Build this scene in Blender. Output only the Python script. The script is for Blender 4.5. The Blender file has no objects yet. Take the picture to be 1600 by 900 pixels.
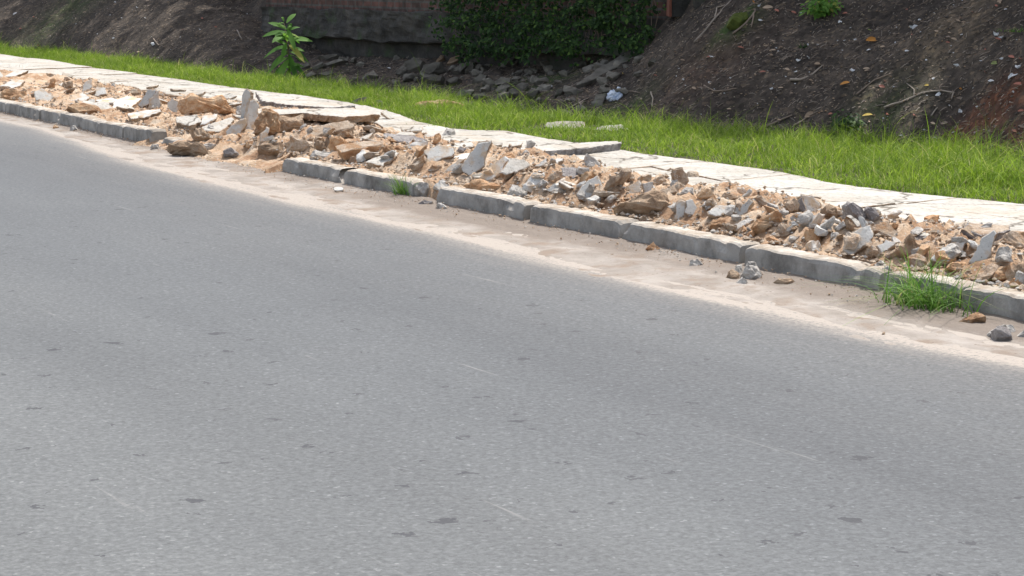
import bpy, bmesh, math, random
import numpy as np
from mathutils import Vector, Matrix, noise
from mathutils.noise import noise as pn
random.seed(7); rng = np.random.default_rng(7)
R = math.radians
# ------------------------------------------------------------------ camera, light, exposure
H, F, YH = 1.35, 3400.0, -50.0            # eye height (m), focal length (px of a 1600 wide photo), horizon row
PITCH = math.atan((450 - YH) / F)
scene = bpy.context.scene
C = scene.collection
cam = bpy.data.cameras.new('camera'); camo = bpy.data.objects.new('camera', cam); C.objects.link(camo)
camo.location = (0, 0, H); camo.rotation_euler = (math.pi/2 - PITCH, 0, 0)
cam.sensor_width = 36; cam.lens = 36 * F / 1600 * math.cos(0); cam.clip_start = .1; cam.clip_end = 1500
scene.camera = camo
SUN_EL, SUN_AZ = R(60), math.atan2(.45, .89)        # azimuth measured from +Y towards +X
w = bpy.data.worlds.new('World'); scene.world = w; w.use_nodes = True
nt = w.node_tree; sky = nt.nodes.new('ShaderNodeTexSky'); sky.sky_type = 'NISHITA'; sky.sun_disc = False
sky.sun_elevation = SUN_EL; sky.sun_rotation = SUN_AZ; sky.air_density = 1.0; sky.dust_density = 3.0; sky.ozone_density = .6
bg = nt.nodes['Background']; bg.inputs['Strength'].default_value = .15
hz_ = nt.nodes.new('ShaderNodeHueSaturation'); hz_.inputs['Saturation'].default_value = .55; nt.links.new(sky.outputs[0], hz_.inputs['Color']); nt.links.new(hz_.outputs[0], bg.inputs['Color'])   # milky, hazy sky
sd = Vector((math.sin(SUN_AZ)*math.cos(SUN_EL), math.cos(SUN_AZ)*math.cos(SUN_EL), math.sin(SUN_EL)))
sl = bpy.data.lights.new('sun', 'SUN'); sl.energy = 2.9; sl.angle = R(.6); sl.color = (1, .96, .9)
so = bpy.data.objects.new('sun', sl); C.objects.link(so); so.rotation_euler = sd.to_track_quat('Z', 'Y').to_euler()
vs = scene.view_settings; vs.view_transform = 'Standard'; vs.look = 'None'; vs.exposure = .8; vs.gamma = 1; vs.use_curve_mapping = False
# ------------------------------------------------------------------ pixel <-> place
FW = Vector((0, math.cos(PITCH), -math.sin(PITCH))); UP = Vector((0, math.sin(PITCH), math.cos(PITCH))); RT = Vector((1, 0, 0))
EYE = Vector((0, 0, H))
def ray(u, v): return FW*F + RT*(u-800) + UP*(450-v)
def P(u, v, z=0.0):
    d = ray(u, v); return EYE + d*((z-H)/d.z)
Ax = (-.4907, .8713); Bx = (.8713, .4907)
def ab(x, y): return x*Ax[0]+y*Ax[1], x*Bx[0]+y*Bx[1]
def xy(a, b): return a*Ax[0]+b*Bx[0], a*Ax[1]+b*Bx[1]
KH = .108
def line(pts, z, deg=None):
    q = sorted(ab(P(u, v, z).x, P(u, v, z).y) for u, v in pts)
    a = np.array([p[0] for p in q]); b = np.array([p[1] for p in q])
    if deg:
        co = np.polyfit(a, b, deg); aa = np.linspace(a[0], a[-1], 60); bb = np.polyval(co, aa); a, b = aa, bb
    s0 = (b[min(3,len(b)-1)]-b[0])/(a[min(3,len(a)-1)]-a[0]); s1 = (b[-1]-b[-4])/(a[-1]-a[-4])
    a = np.concatenate([[a[0]-60], a, [a[-1]+60]]); b = np.concatenate([[b[0]-s0*60], b, [b[-1]+s1*60]])
    return lambda t: np.interp(t, a, b)
bk = line([(0,176),(34,183),(62,190),(85,196),(127,205),(156,210),(191,219),(232,227),(300,241),(370,256),(440,270),(535,291),(600,304),(675,321),(740,335),(815,351),(900,365),(975,379),(1080,400),(1170,417),(1280,440),(1385,462),(1480,485),(1570,508)], 0, 3)
be = line([(0,187),(60,200),(110,216),(160,235),(220,255),(300,277),(400,300),(470,318),(540,332),(620,350),(700,367),(800,394),(900,418),(1000,441),(1100,464),(1200,487),(1300,509),(1400,530),(1500,550),(1600,569)], 0)
bp = line([(-60,112),(0,112),(100,120),(200,135),(290,152),(390,160),(470,172),(580,186),(620,208),(700,222),(780,240),(850,250),(930,262),(1000,284),(1100,306),(1200,318),(1300,330),(1380,354),(1450,366),(1520,362),(1600,392),(1700,410)], KH+.01)
bs = line([(-60,80),(0,85),(60,92),(120,102),(200,112),(300,128),(400,141),(470,150),(548,161),(620,178),(672,197),(740,203),(790,203),(850,215),(900,224),(960,234),(1000,241),(1100,252),(1140,258),(1200,266),(1300,286),(1400,299),(1450,304),(1600,318),(1700,328)], KH+.01)
GB = [(-900,20),(-300,55),(0,78),(100,86),(200,97),(280,108),(350,117),(480,132),(600,147),(700,161),(800,177),(900,188),(1000,197),(1100,206),(1200,211),(1300,217),(1400,226),(1500,238),(1600,256),(1900,300),(2400,360)]
bgk = line(GB[2:-2], KH)
gb_u = np.array([p[0] for p in GB], float); gb_y = np.array([P(u, v, KH).y for u, v in GB])
GAPA = tuple(sorted((ab(*P(440,270).xy)[0]-.05, ab(*P(236,228).xy)[0]+.1)))
def sm(t): t = np.clip(t, 0, 1); return t*t*(3-2*t)
# tabulated value noise for numpy grids
_tab = rng.random((256, 256))
def vn(x, y):
    xi = np.floor(x).astype(int); yi = np.floor(y).astype(int); fx = x-xi; fy = y-yi; fx = fx*fx*(3-2*fx); fy = fy*fy*(3-2*fy)
    g = lambda i, j: _tab[i & 255, j & 255]
    return ((g(xi,yi)*(1-fx)+g(xi+1,yi)*fx)*(1-fy) + (g(xi,yi+1)*(1-fx)+g(xi+1,yi+1)*fx)*fy)*2-1
def fbm(x, y, o=4):
    s = 0; am = 1; t = 0
    for k in range(o): s = s+am*vn(x*2**k+17*k, y*2**k+31*k); t += am; am *= .55
    return s/t
BW = 11.1                                             # line of the old wall
def vergez(a, b):                                     # soil behind the kerb, under rubble, slabs and grass
    a = np.asarray(a, float); b = np.asarray(b, float)
    wk = b-bk(a); tp = (b-bp(a))
    n = fbm(a*5, b*5, 5); n2 = fbm(a*19+5, b*19, 3); rg = .5-np.abs(fbm(a*11+40, b*11, 3))*1.6
    heap = np.interp(a, [8.5,9.2,9.8,10.6,11.4,12.4,13,13.6,15,16,16.8,17.5,19,22], [.06,.07,.05,.085,.05,.07,.04,.02,.03,.045,.03,.0,.0,.0])*sm((bp(a)-b)/.2)*sm((wk-.16)/.22)*(.75+.5*n2)
    rub = KH-.03 + heap + .05*n + .022*n2 + .03*rg + .055*sm((wk-.12)/.3)*sm(-tp/.25+.4)
    pav = KH-.035+.012*n
    gr = KH-.01+.02*n
    z = np.where(tp < 0, rub, pav); k = sm((tp+.12)/.16); z = rub*(1-k)+pav*k
    k = sm((b-bs(a)+.03)/.06); z = z*(1-k)+gr*k
    gap = sm((a-GAPA[0]+.05)/.12)*sm((GAPA[1]-a)/.12)
    zg = .012+(.125+.06*n+.02*n2)*sm((wk+.05)/.5)+.035*sm(n*2.5)*sm((wk+.12)/.15) + .02*n2 + .03*rg*sm((wk-.0)/.15) - .06*(1-sm((wk+.14)/.11))
    z = z*(1-gap*sm((.75-wk)/.3)) + zg*gap*sm((.75-wk)/.3)
    z = np.where((wk < .055) & (gap < .35), -.04, z)
    return z
us_ = np.array([-1500,-600,0,250,380,470,560,880,980,1080,1180,1350,1700,2600])
sl_ = np.array([.3,.3,.27,.26,.16,.08,.06,.07,.12,.34,.5,.52,.5,.5])
def bankz(x, y):
    x = np.asarray(x, float); y = np.asarray(y, float)
    u = 800+3437*x/(y+.1); yg = np.interp(u, gb_u, gb_y); d = y-yg; a, b = ab(x, y)
    dn = np.maximum(d, 0)
    z = KH-.02 + np.interp(u+12*d*0, us_, sl_)*dn
    z = z - .05*sm(dn/.3)*(1-sm((dn-.3)/.9))
    amp = sm(dn/.5)
    z = z + amp*(.09*fbm(x*1.1, y*1.1, 4)+.05*fbm(x*4, y*4, 4)+.02*fbm(x*15,y*15,3))
    # pale mound at upper right, mossy hump
    for (cx, cy, r, h) in MOUNDS: z = z + h*np.exp(-((x-cx)**2+(y-cy)**2)/r**2)
    z = np.where(z > 1.9, 1.9+(z-1.9)*.15, z)
    k = sm((b-BW-.1)/.3)*sm((u-380)/120)*sm((1150-u)/80); z = z*(1-k)+2.2*k
    return z
MOUNDS = []
def vz(x, y):
    a, b = ab(x, y)
    if b < bk(a)-.02: return 0.0
    if b < bgk(a): return max(float(vergez(a, b)), 0.0)
    return float(max(bankz(x, y), 0))
GBU = np.array([p[0] for p in GB], float); GBV = np.array([p[1] for p in GB], float)
def hit(u, v, off=0.0):
    d = ray(u, v); d = d/d.y
    t = float(np.interp(u, gb_u, gb_y))-.6 if v < np.interp(u, GBU, GBV) else (.55+off-H)/d.z
    t = max(t, 3); st_ = .1; f = lambda t: (H+d.z*t) < vz(d.x*t, t)+off
    while t < 60 and not f(t): t += st_
    lo, hi = t-st_, t
    for _ in range(5):
        m = (lo+hi)/2
        if f(m): hi = m
        else: lo = m
    return EYE+d*hi
for (u, v, r, h) in ((1500,45,.28,.09),(1460,65,.22,.05),(1150,45,.2,.09),(1330,150,.35,.05),(1060,150,.4,.05),(1240,120,.3,.05)):
    p = hit(u, v); MOUNDS.append((p.x, p.y, r, h))
# ------------------------------------------------------------------ materials
def newmat(name):
    m = bpy.data.materials.new(name); m.use_nodes = True
    n = m.node_tree.nodes; l = m.node_tree.links; return m, n, l, n['Principled BSDF']
def ND(n, t, **kw):
    x = n.new('ShaderNode'+t)
    for k, v in kw.items():
        if k in x.inputs: x.inputs[k].default_value = v
        else: setattr(x, k, v)
    return x
def ramp(n, stops):
    r = n.new('ShaderNodeValToRGB'); e = r.color_ramp.elements
    while len(e) < len(stops): e.new(.5)
    for i, (p, c) in enumerate(stops):
        e[i].position = p; e[i].color = (*c, 1) if len(c) == 3 else c
    return r
def mixc(n, l, fac, c1, c2, mode='MIX'):
    m = n.new('ShaderNodeMix'); m.data_type = 'RGBA'; m.blend_type = mode
    for s, x in ((0, fac), (6, c1), (7, c2)):
        if isinstance(x, (int, float)): m.inputs[s].default_value = x
        elif isinstance(x, tuple): m.inputs[s].default_value = (*x, 1) if len(x) == 3 else x
        else: l.new(x, m.inputs[s])
    return m.outputs[2]
def rocky(name, stops, scale=6, rough=.9, bump=.5, bscale=60, speck=None, dust=None, detail=8, bdist=.01, isl=0):
    m, n, l, b = newmat(name); g = ND(n, 'NewGeometry'); oi = ND(n, 'ObjectInfo')
    vec = g.outputs['Position']
    no = ND(n, 'TexNoise', Scale=scale, Detail=detail, Roughness=.65); l.new(vec, no.inputs['Vector'])
    r = ramp(n, stops); l.new(no.outputs[0], r.inputs[0]); col = r.outputs[0]
    if dust:      # soil clinging in patches
        no2 = ND(n, 'TexNoise', Scale=dust[1], Detail=5.0, Roughness=.6); l.new(vec, no2.inputs['Vector'])
        r2 = ramp(n, [(dust[2], (0,0,0)), (dust[2]+.13, (1,1,1))]); l.new(no2.outputs[0], r2.inputs[0])
        col = mixc(n, l, r2.outputs[0], col, dust[0])
    if speck:
        vo = ND(n, 'TexVoronoi', Scale=speck[1]); l.new(vec, vo.inputs['Vector'])
        r3 = ramp(n, [(speck[2], (1,1,1)), (speck[2]+.1, (0,0,0))]); l.new(vo.outputs['Distance'], r3.inputs[0])
        col = mixc(n, l, r3.outputs[0], col, speck[0])
    if isl:       # each piece a little lighter or darker of its own
        ad = ND(n, 'Math', operation='ADD'); l.new(oi.outputs['Random'], ad.inputs[0]); l.new(g.outputs['Random Per Island'], ad.inputs[1])
        fr = ND(n, 'Math', operation='FRACT'); l.new(ad.outputs[0], fr.inputs[0])
        mr = ND(n, 'MapRange'); mr.inputs[3].default_value = 1-isl; mr.inputs[4].default_value = 1+isl*.7; l.new(fr.outputs[0], mr.inputs[0])
        hs = ND(n, 'HueSaturation'); l.new(col, hs.inputs['Color']); l.new(mr.outputs[0], hs.inputs['Value']); col = hs.outputs[0]
    l.new(col, b.inputs['Base Color']); b.inputs['Roughness'].default_value = rough; b.inputs['Specular IOR Level'].default_value = .3
    bn = ND(n, 'TexNoise', Scale=bscale, Detail=6.0, Roughness=.7); l.new(vec, bn.inputs['Vector'])
    bu = ND(n, 'Bump', Strength=bump, Distance=bdist); l.new(bn.outputs[0], bu.inputs['Height']); l.new(bu.outputs[0], b.inputs['Normal'])
    return m
SOIL = (.36,.22,.12)
M = {}
M['conc'] = rocky('concrete_face', [(.3,(.38,.37,.35)),(.5,(.53,.52,.49)),(.7,(.62,.60,.56))], 7, bump=.5, bscale=70, dust=((.50,.37,.25), 8, .5), speck=((.25,.23,.21),45,.08), isl=.16)
M['broken'] = rocky('broken_concrete', [(.25,(.2,.14,.1)),(.42,(.38,.28,.2)),(.56,(.5,.40,.3)),(.72,(.6,.53,.45))], 16, bump=1, bscale=55, dust=((.36,.21,.11), 9, .54), speck=((.5,.47,.43),60,.12), bdist=.02, isl=.25)
M['dark'] = rocky('dark_concrete', [(.3,(.17,.155,.155)),(.5,(.30,.275,.265)),(.7,(.42,.4,.38))], 18, bump=1, bscale=60, speck=((.45,.43,.41),70,.1), bdist=.02, isl=.15)
M['clod'] = rocky('orange_clod', [(.3,(.33,.16,.075)),(.48,(.52,.31,.17)),(.65,(.67,.49,.32))], 14, bump=1, bscale=60, bdist=.02, isl=.25, speck=((.5,.42,.33),55,.1))
M['mud'] = rocky('brown_clod', [(.3,(.22,.145,.09)),(.5,(.38,.27,.18)),(.7,(.52,.41,.3))], 12, bump=1, bscale=50, bdist=.02, isl=.2, speck=((.42,.37,.3),60,.09))
M['mortar'] = rocky('grey_mortar', [(.3,(.3,.285,.26)),(.5,(.52,.49,.45)),(.7,(.66,.63,.58))], 25, bump=1, bscale=70, bdist=.02, isl=.1)
M['stone'] = rocky('dark_stone', [(.3,(.09,.083,.068)),(.5,(.155,.143,.12)),(.7,(.23,.215,.18))], 8, bump=.8, bscale=35, isl=.35, bdist=.02, dust=((.06,.08,.035), 4, .6))
def overlay(m, attr, col):
    n = m.node_tree.nodes; l = m.node_tree.links; b = n['Principled BSDF']; src = b.inputs['Base Color'].links[0].from_socket
    at = ND(n, 'Attribute', attribute_name=attr); no = ND(n, 'TexNoise', Scale=11.0, Detail=5.0, Roughness=.7); g = ND(n, 'NewGeometry'); l.new(g.outputs['Position'], no.inputs['Vector'])
    ad = ND(n, 'Math', operation='MULTIPLY_ADD'); l.new(no.outputs[0], ad.inputs[0]); ad.inputs[1].default_value = .9; l.new(at.outputs['Fac'], ad.inputs[2])
    mr = ND(n, 'MapRange'); mr.inputs[1].default_value = .6; mr.inputs[2].default_value = 1.05; l.new(ad.outputs[0], mr.inputs[0]); l.new(mixc(n, l, mr.outputs[0], src, col), b.inputs['Base Color'])
M['bankclod'] = rocky('bank_clod', [(.3,(.04,.036,.033)),(.7,(.15,.125,.105))], 12, bump=.8, isl=.4)
M['blade_white'] = rocky('white_scrap', [(.3,(.5,.5,.5)),(.7,(.75,.76,.78))], 20, bump=.2)
M['verge'] = rocky('verge_soil', [(.28,(.19,.105,.057)),(.43,(.42,.26,.155)),(.55,(.56,.41,.28)),(.7,(.63,.55,.45))], 4.5, bump=1, bscale=45, speck=((.5,.45,.38),38,.13), bdist=.025)
# pavement surface: pale worn concrete
def pavemat():
    m, n, l, b = newmat('pavement_concrete'); g = ND(n, 'NewGeometry'); v = g.outputs['Position']
    n1 = ND(n, 'TexNoise', Scale=2.2, Detail=9.0, Roughness=.65); l.new(v, n1.inputs['Vector'])
    r = ramp(n, [(.3,(.35,.33,.29)),(.5,(.46,.44,.40)),(.7,(.54,.52,.48))]); l.new(n1.outputs[0], r.inputs[0])
    n2 = ND(n, 'TexNoise', Scale=38.0, Detail=4.0, Roughness=.7); l.new(v, n2.inputs['Vector'])
    r2 = ramp(n, [(.34,(.42,.39,.36)),(.47,(.95,.94,.93)),(.6,(1.05,1.05,1.05))]); l.new(n2.outputs[0], r2.inputs[0])
    c = mixc(n, l, .75, r.outputs[0], r2.outputs[0], 'MULTIPLY')
    n3 = ND(n, 'TexNoise', Scale=3.5, Detail=6.0, Roughness=.6); l.new(v, n3.inputs['Vector'])
    r3 = ramp(n, [(.5,(0,0,0)),(.68,(.85,.85,.85))]); l.new(n3.outputs[0], r3.inputs[0])
    c = mixc(n, l, r3.outputs[0], c, (.40,.34,.27))
    vo = ND(n, 'TexVoronoi', Scale=1.35, feature='DISTANCE_TO_EDGE')
    di = ND(n, 'TexNoise', Scale=5.0, Detail=4.0); l.new(v, di.inputs['Vector'])
    ma = ND(n, 'VectorMath', operation='MULTIPLY_ADD'); ma.inputs[1].default_value = (.3,.3,.3); l.new(di.outputs['Color'], ma.inputs[0]); l.new(v, ma.inputs[2]); l.new(ma.outputs[0], vo.inputs['Vector'])
    r4 = ramp(n, [(0,(.12,.1,.08)),(.008,(.25,.22,.19)),(.018,(1,1,1))]); l.new(vo.outputs[0], r4.inputs[0])
    c = mixc(n, l, .75, c, r4.outputs[0], 'MULTIPLY')
    l.new(c, b.inputs['Base Color']); b.inputs['Roughness'].default_value = .92; b.inputs['Specular IOR Level'].default_value = .2
    ad = ND(n, 'Math', operation='ADD'); l.new(n2.outputs[0], ad.inputs[0]); l.new(n1.outputs[0], ad.inputs[1])
    bu = ND(n, 'Bump', Strength=.55, Distance=.012); l.new(ad.outputs[0], bu.inputs['Height']); l.new(bu.outputs[0], b.inputs['Normal'])
    return m
M['pave'] = pavemat()
def kerbmat():
    m, n, l, b = newmat('kerb_concrete'); g = ND(n, 'NewGeometry'); v = g.outputs['Position']
    n1 = ND(n, 'TexNoise', Scale=5.0, Detail=9.0, Roughness=.7); l.new(v, n1.inputs['Vector'])
    r = ramp(n, [(.32,(.17,.162,.148)),(.48,(.31,.3,.28)),(.68,(.43,.415,.385))]); l.new(n1.outputs[0], r.inputs[0])
    mp = ND(n, 'Mapping'); mp.inputs['Scale'].default_value = (6, 6, 2.0); l.new(v, mp.inputs['Vector'])
    n2 = ND(n, 'TexNoise', Scale=1.0, Detail=5.0, Roughness=.6); l.new(mp.outputs[0], n2.inputs['Vector'])
    r2 = ramp(n, [(.38,(.55,.54,.52)),(.55,(1,1,1))]); l.new(n2.outputs[0], r2.inputs[0])
    c = mixc(n, l, .5, r.outputs[0], r2.outputs[0], 'MULTIPLY')
    # pale sandy dust lies on whatever faces up
    sx = ND(n, 'SeparateXYZ'); l.new(g.outputs['Normal'], sx.inputs[0])
    n3 = ND(n, 'TexNoise', Scale=9.0, Detail=5.0, Roughness=.7); l.new(v, n3.inputs['Vector'])
    mu = ND(n, 'Math', operation='MULTIPLY_ADD'); l.new(n3.outputs[0], mu.inputs[0]); mu.inputs[1].default_value = .9; l.new(sx.outputs[2], mu.inputs[2])
    r3 = ramp(n, [(.0,(0,0,0)),(1,(1,1,1))]); mr = ND(n, 'MapRange'); mr.inputs[1].default_value = 1.0; mr.inputs[2].default_value = 1.45; l.new(mu.outputs[0], mr.inputs[0])
    n5 = ND(n, 'TexNoise', Scale=6.0, Detail=7.0, Roughness=.75); l.new(v, n5.inputs['Vector']); r5 = ramp(n, [(.38,(.27,.215,.16)),(.52,(.42,.37,.31)),(.66,(.54,.5,.45))]); l.new(n5.outputs[0], r5.inputs[0])
    c = mixc(n, l, mr.outputs[0], c, r5.outputs[0])
    l.new(c, b.inputs['Base Color']); b.inputs['Roughness'].default_value = .9; b.inputs['Specular IOR Level'].default_value = .25
    n4 = ND(n, 'TexNoise', Scale=60.0, Detail=6.0, Roughness=.7); l.new(v, n4.inputs['Vector'])
    bu = ND(n, 'Bump', Strength=.6, Distance=.008); l.new(n4.outputs[0], bu.inputs['Height']); l.new(bu.outputs[0], b.inputs['Normal'])
    return m
M['kerb'] = kerbmat()
def asphalt():
    m, n, l, b = newmat('asphalt'); g = ND(n, 'NewGeometry'); v = g.outputs['Position']
    mp = ND(n, 'Mapping'); mp.inputs['Rotation'].default_value = (0, 0, -math.atan2(Ax[1], Ax[0])); l.new(v, mp.inputs['Vector'])
    def stretched(sx_, sy_, det=4.0):
        q = ND(n, 'Mapping'); q.inputs['Scale'].default_value = (sx_, sy_, 1); l.new(mp.outputs[0], q.inputs['Vector'])
        o = ND(n, 'TexNoise', Scale=1.0, Detail=det, Roughness=.6); l.new(q.outputs[0], o.inputs['Vector']); return o.outputs[0]
    big = stretched(.12, .5, 3.0); r = ramp(n, [(.3,(.078,.084,.091)),(.5,(.087,.093,.099)),(.7,(.098,.103,.107))]); l.new(big, r.inputs[0]); la = ND(n, 'Attribute', attribute_name='glare_fade'); c = mixc(n, l, la.outputs['Fac'], r.outputs[0], (.134,.139,.138))  # glare gradient painted into the asphalt colour, paler away from the kerb
    pn1 = ND(n, 'TexNoise', Scale=.9, Detail=5.0, Roughness=.6, Distortion=.6); l.new(v, pn1.inputs['Vector']); rp = ramp(n, [(.32,(.95,.95,.955)),(.5,(1,1,1)),(.7,(1.04,1.035,1.03))]); l.new(pn1.outputs[0], rp.inputs[0]); c = mixc(n, l, 1.0, c, rp.outputs[0], 'MULTIPLY')
    wt = stretched(.1, 1.3, 4.0); rw = ramp(n, [(.34,(.9,.9,.905)),(.5,(1,1,1)),(.66,(1.07,1.07,1.065))]); l.new(wt, rw.inputs[0]); c = mixc(n, l, 1.0, c, rw.outputs[0], 'MULTIPLY')
    # stones of the wearing course
    vo = ND(n, 'TexVoronoi', Scale=110.0, voronoi_dimensions='2D'); l.new(v, vo.inputs['Vector'])
    sc = ND(n, 'SeparateColor'); l.new(vo.outputs['Color'], sc.inputs[0])
    r1 = ramp(n, [(0,(.62,.62,.62)),(.5,(.95,.95,.95)),(.9,(1.08,1.08,1.08)),(.98,(1.3,1.3,1.28)),(1,(2.2,2.2,2.15))]); l.new(sc.outputs[0], r1.inputs[0])
    c = mixc(n, l, .5, c, r1.outputs[0], 'MULTIPLY')
    gn = ND(n, 'TexNoise', Scale=45.0, Detail=6.0, Roughness=.8); l.new(v, gn.inputs['Vector'])
    r2 = ramp(n, [(.3,(.6,.6,.61)),(.5,(1,1,1)),(.7,(1.5,1.5,1.47))]); l.new(gn.outputs[0], r2.inputs[0])
    c = mixc(n, l, .85, c, r2.outputs[0], 'MULTIPLY')
    # scuffs along the way of travel
    s = stretched(.9, 22, 5.0); r3 = ramp(n, [(.66,(0,0,0)),(.78,(.4,.4,.4))]); l.new(s, r3.inputs[0])
    c = mixc(n, l, r3.outputs[0], c, (.36,.35,.33))
    # small dark drips
    for (scl, rad, col) in ((2.1, .036, (.035,.036,.042)), (4.3, .045, (.04,.041,.047))):
        v2 = ND(n, 'TexVoronoi', Scale=scl, voronoi_dimensions='2D'); dn = ND(n, 'TexNoise', Scale=30.0, Detail=3.0); l.new(v, dn.inputs['Vector'])
        ma = ND(n, 'VectorMath', operation='MULTIPLY_ADD'); ma.inputs[1].default_value = (.13,.13,0); l.new(dn.outputs['Color'], ma.inputs[0]); l.new(mp.outputs[0], ma.inputs[2]); l.new(ma.outputs[0], v2.inputs['Vector'])
        s2 = ND(n, 'SeparateColor'); l.new(v2.outputs['Color'], s2.inputs[0])
        th = ND(n, 'MapRange'); th.inputs[1].default_value = .3; th.inputs[2].default_value = 1.0; th.inputs[3].default_value = 0; th.inputs[4].default_value = rad*1.6; l.new(s2.outputs[0], th.inputs[0])
        lt = ND(n, 'Math', operation='LESS_THAN'); l.new(v2.outputs['Distance'], lt.inputs[0]); l.new(th.outputs[0], lt.inputs[1])
        m2 = ND(n, 'Math', operation='MULTIPLY'); m2.inputs[1].default_value = .8; l.new(lt.outputs[0], m2.inputs[0])
        c = mixc(n, l, m2.outputs[0], c, col)
    # sand dust creeping in from the gutter
    at = ND(n, 'Attribute', attribute_name='dust'); s4 = stretched(1.2, 9, 6.0)
    mu = ND(n, 'Math', operation='MULTIPLY'); l.new(at.outputs['Fac'], mu.inputs[0]); l.new(s4, mu.inputs[1])
    gm = ND(n, 'Math', operation='MULTIPLY'); l.new(mu.outputs[0], gm.inputs[0]); r6 = ramp(n, [(.35,(.4,.4,.4)),(.6,(2,2,2))]); l.new(gn.outputs[0], r6.inputs[0]); l.new(r6.outputs[0], gm.inputs[1])
    c = mixc(n, l, gm.outputs[0], c, (.33,.29,.25))
    l.new(c, b.inputs['Base Color']); b.inputs['Roughness'].default_value = .8; b.inputs['Specular IOR Level'].default_value = .3
    bu = ND(n, 'Bump', Strength=.35, Distance=.003); l.new(gn.outputs[0], bu.inputs['Height']); l.new(bu.outputs[0], b.inputs['Normal'])
    return m
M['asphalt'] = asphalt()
M['sand'] = rocky('gutter_sand', [(.3,(.2,.172,.145)),(.5,(.29,.257,.225)),(.7,(.37,.335,.3))], 3.0, bump=.7, bscale=70, dust=((.23,.18,.14), 4.2, .5), speck=((.16,.11,.08),24,.06), bdist=.01); overlay(M['sand'], 'near', (.19,.157,.13)); overlay(M['verge'], 'grassy', (.07,.065,.035))
def bankmat():
    m, n, l, b = newmat('bank_soil'); g = ND(n, 'NewGeometry'); v = g.outputs['Position']
    n1 = ND(n, 'TexNoise', Scale=2.6, Detail=10.0, Roughness=.72); l.new(v, n1.inputs['Vector'])
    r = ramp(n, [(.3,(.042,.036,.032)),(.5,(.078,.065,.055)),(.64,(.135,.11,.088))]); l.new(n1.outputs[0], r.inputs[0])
    at = ND(n, 'Attribute', attribute_name='kind'); sp = ND(n, 'SeparateColor'); l.new(at.outputs['Color'], sp.inputs[0])
    n2 = ND(n, 'TexNoise', Scale=7.0, Detail=6.0, Roughness=.7); l.new(v, n2.inputs['Vector'])
    def patch(ch, col, c):
        mu = ND(n, 'Math', operation='MULTIPLY'); l.new(sp.outputs[ch], mu.inputs[0]); rr = ramp(n, [(.35,(0,0,0)),(.55,(1,1,1))]); l.new(n2.outputs[0], rr.inputs[0]); l.new(rr.outputs[0], mu.inputs[1])
        return mixc(n, l, mu.outputs[0], c, col)
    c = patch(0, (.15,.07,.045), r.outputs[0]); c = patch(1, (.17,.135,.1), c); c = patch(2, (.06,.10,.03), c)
    vo = ND(n, 'TexVoronoi', Scale=30.0, Randomness=1.0); l.new(v, vo.inputs['Vector'])
    s2 = ND(n, 'SeparateColor'); l.new(vo.outputs['Color'], s2.inputs[0])
    r2 = ramp(n, [(.0,(.55,.55,.55)),(.6,(1,1,1)),(.9,(1.3,1.25,1.2)),(.97,(1.9,1.75,1.5))]); l.new(s2.outputs[0], r2.inputs[0])
    c = mixc(n, l, .8, c, r2.outputs[0], 'MULTIPLY')
    l.new(c, b.inputs['Base Color']); b.inputs['Roughness'].default_value = .95; b.inputs['Specular IOR Level'].default_value = .15
    n3 = ND(n, 'TexNoise', Scale=22.0, Detail=8.0, Roughness=.75); l.new(v, n3.inputs['Vector'])
    bu = ND(n, 'Bump', Strength=1.0, Distance=.04); l.new(n3.outputs[0], bu.inputs['Height']); l.new(bu.outputs[0], b.inputs['Normal'])
    return m
M['bank'] = bankmat()
def leafmat(name, stops, trans=.45, rough=.7):
    m, n, l, b = newmat(name); g = ND(n, 'NewGeometry'); r = ramp(n, stops); l.new(g.outputs['Random Per Island'], r.inputs[0])
    no = ND(n, 'TexNoise', Scale=2.5, Detail=3.0); l.new(g.outputs['Position'], no.inputs['Vector'])
    r2 = ramp(n, [(.35,(.78,.8,.72)),(.65,(1.15,1.1,1.05))]); l.new(no.outputs[0], r2.inputs[0])
    c = mixc(n, l, .8, r.outputs[0], r2.outputs[0], 'MULTIPLY')
    l.new(c, b.inputs['Base Color']); b.inputs['Roughness'].default_value = rough; b.inputs['Specular IOR Level'].default_value = .3
    t = ND(n, 'BsdfTranslucent'); hs = ND(n, 'HueSaturation'); hs.inputs['Value'].default_value = 1.25; hs.inputs['Saturation'].default_value = 1.05; l.new(c, hs.inputs['Color']); l.new(hs.outputs[0], t.inputs[0])
    mx = ND(n, 'MixShader'); mx.inputs[0].default_value = trans; l.new(b.outputs[0], mx.inputs[1]); l.new(t.outputs[0], mx.inputs[2])
    l.new(mx.outputs[0], n['Material Output'].inputs[0]); return m
M['grass'] = leafmat('grass_blades', [(0,(.10,.175,.02)),(.4,(.17,.28,.032)),(.75,(.245,.355,.048)),(.93,(.34,.43,.1)),(1,(.45,.42,.2))])
M['tuft'] = leafmat('tuft_blades', [(0,(.07,.16,.025)),(.5,(.12,.25,.045)),(.85,(.2,.32,.08)),(1,(.38,.36,.18))], .35)
M['sapling'] = leafmat('sapling_leaves', [(0,(.08,.2,.035)),(.5,(.13,.28,.05)),(.85,(.2,.36,.07)),(1,(.36,.36,.08))], .4)
M['ivy'] = leafmat('ivy_leaves', [(0,(.012,.03,.01)),(.5,(.026,.065,.017)),(.88,(.06,.125,.028)),(1,(.12,.2,.04))], .25)
M['crown'] = leafmat('crown_leaves', [(0,(.04,.09,.02)),(1,(.09,.16,.03))], .2)
M['dry'] = leafmat('dry_leaves', [(0,(.2,.13,.08)),(.5,(.32,.24,.17)),(1,(.45,.38,.3))], .15, .7)
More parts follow.
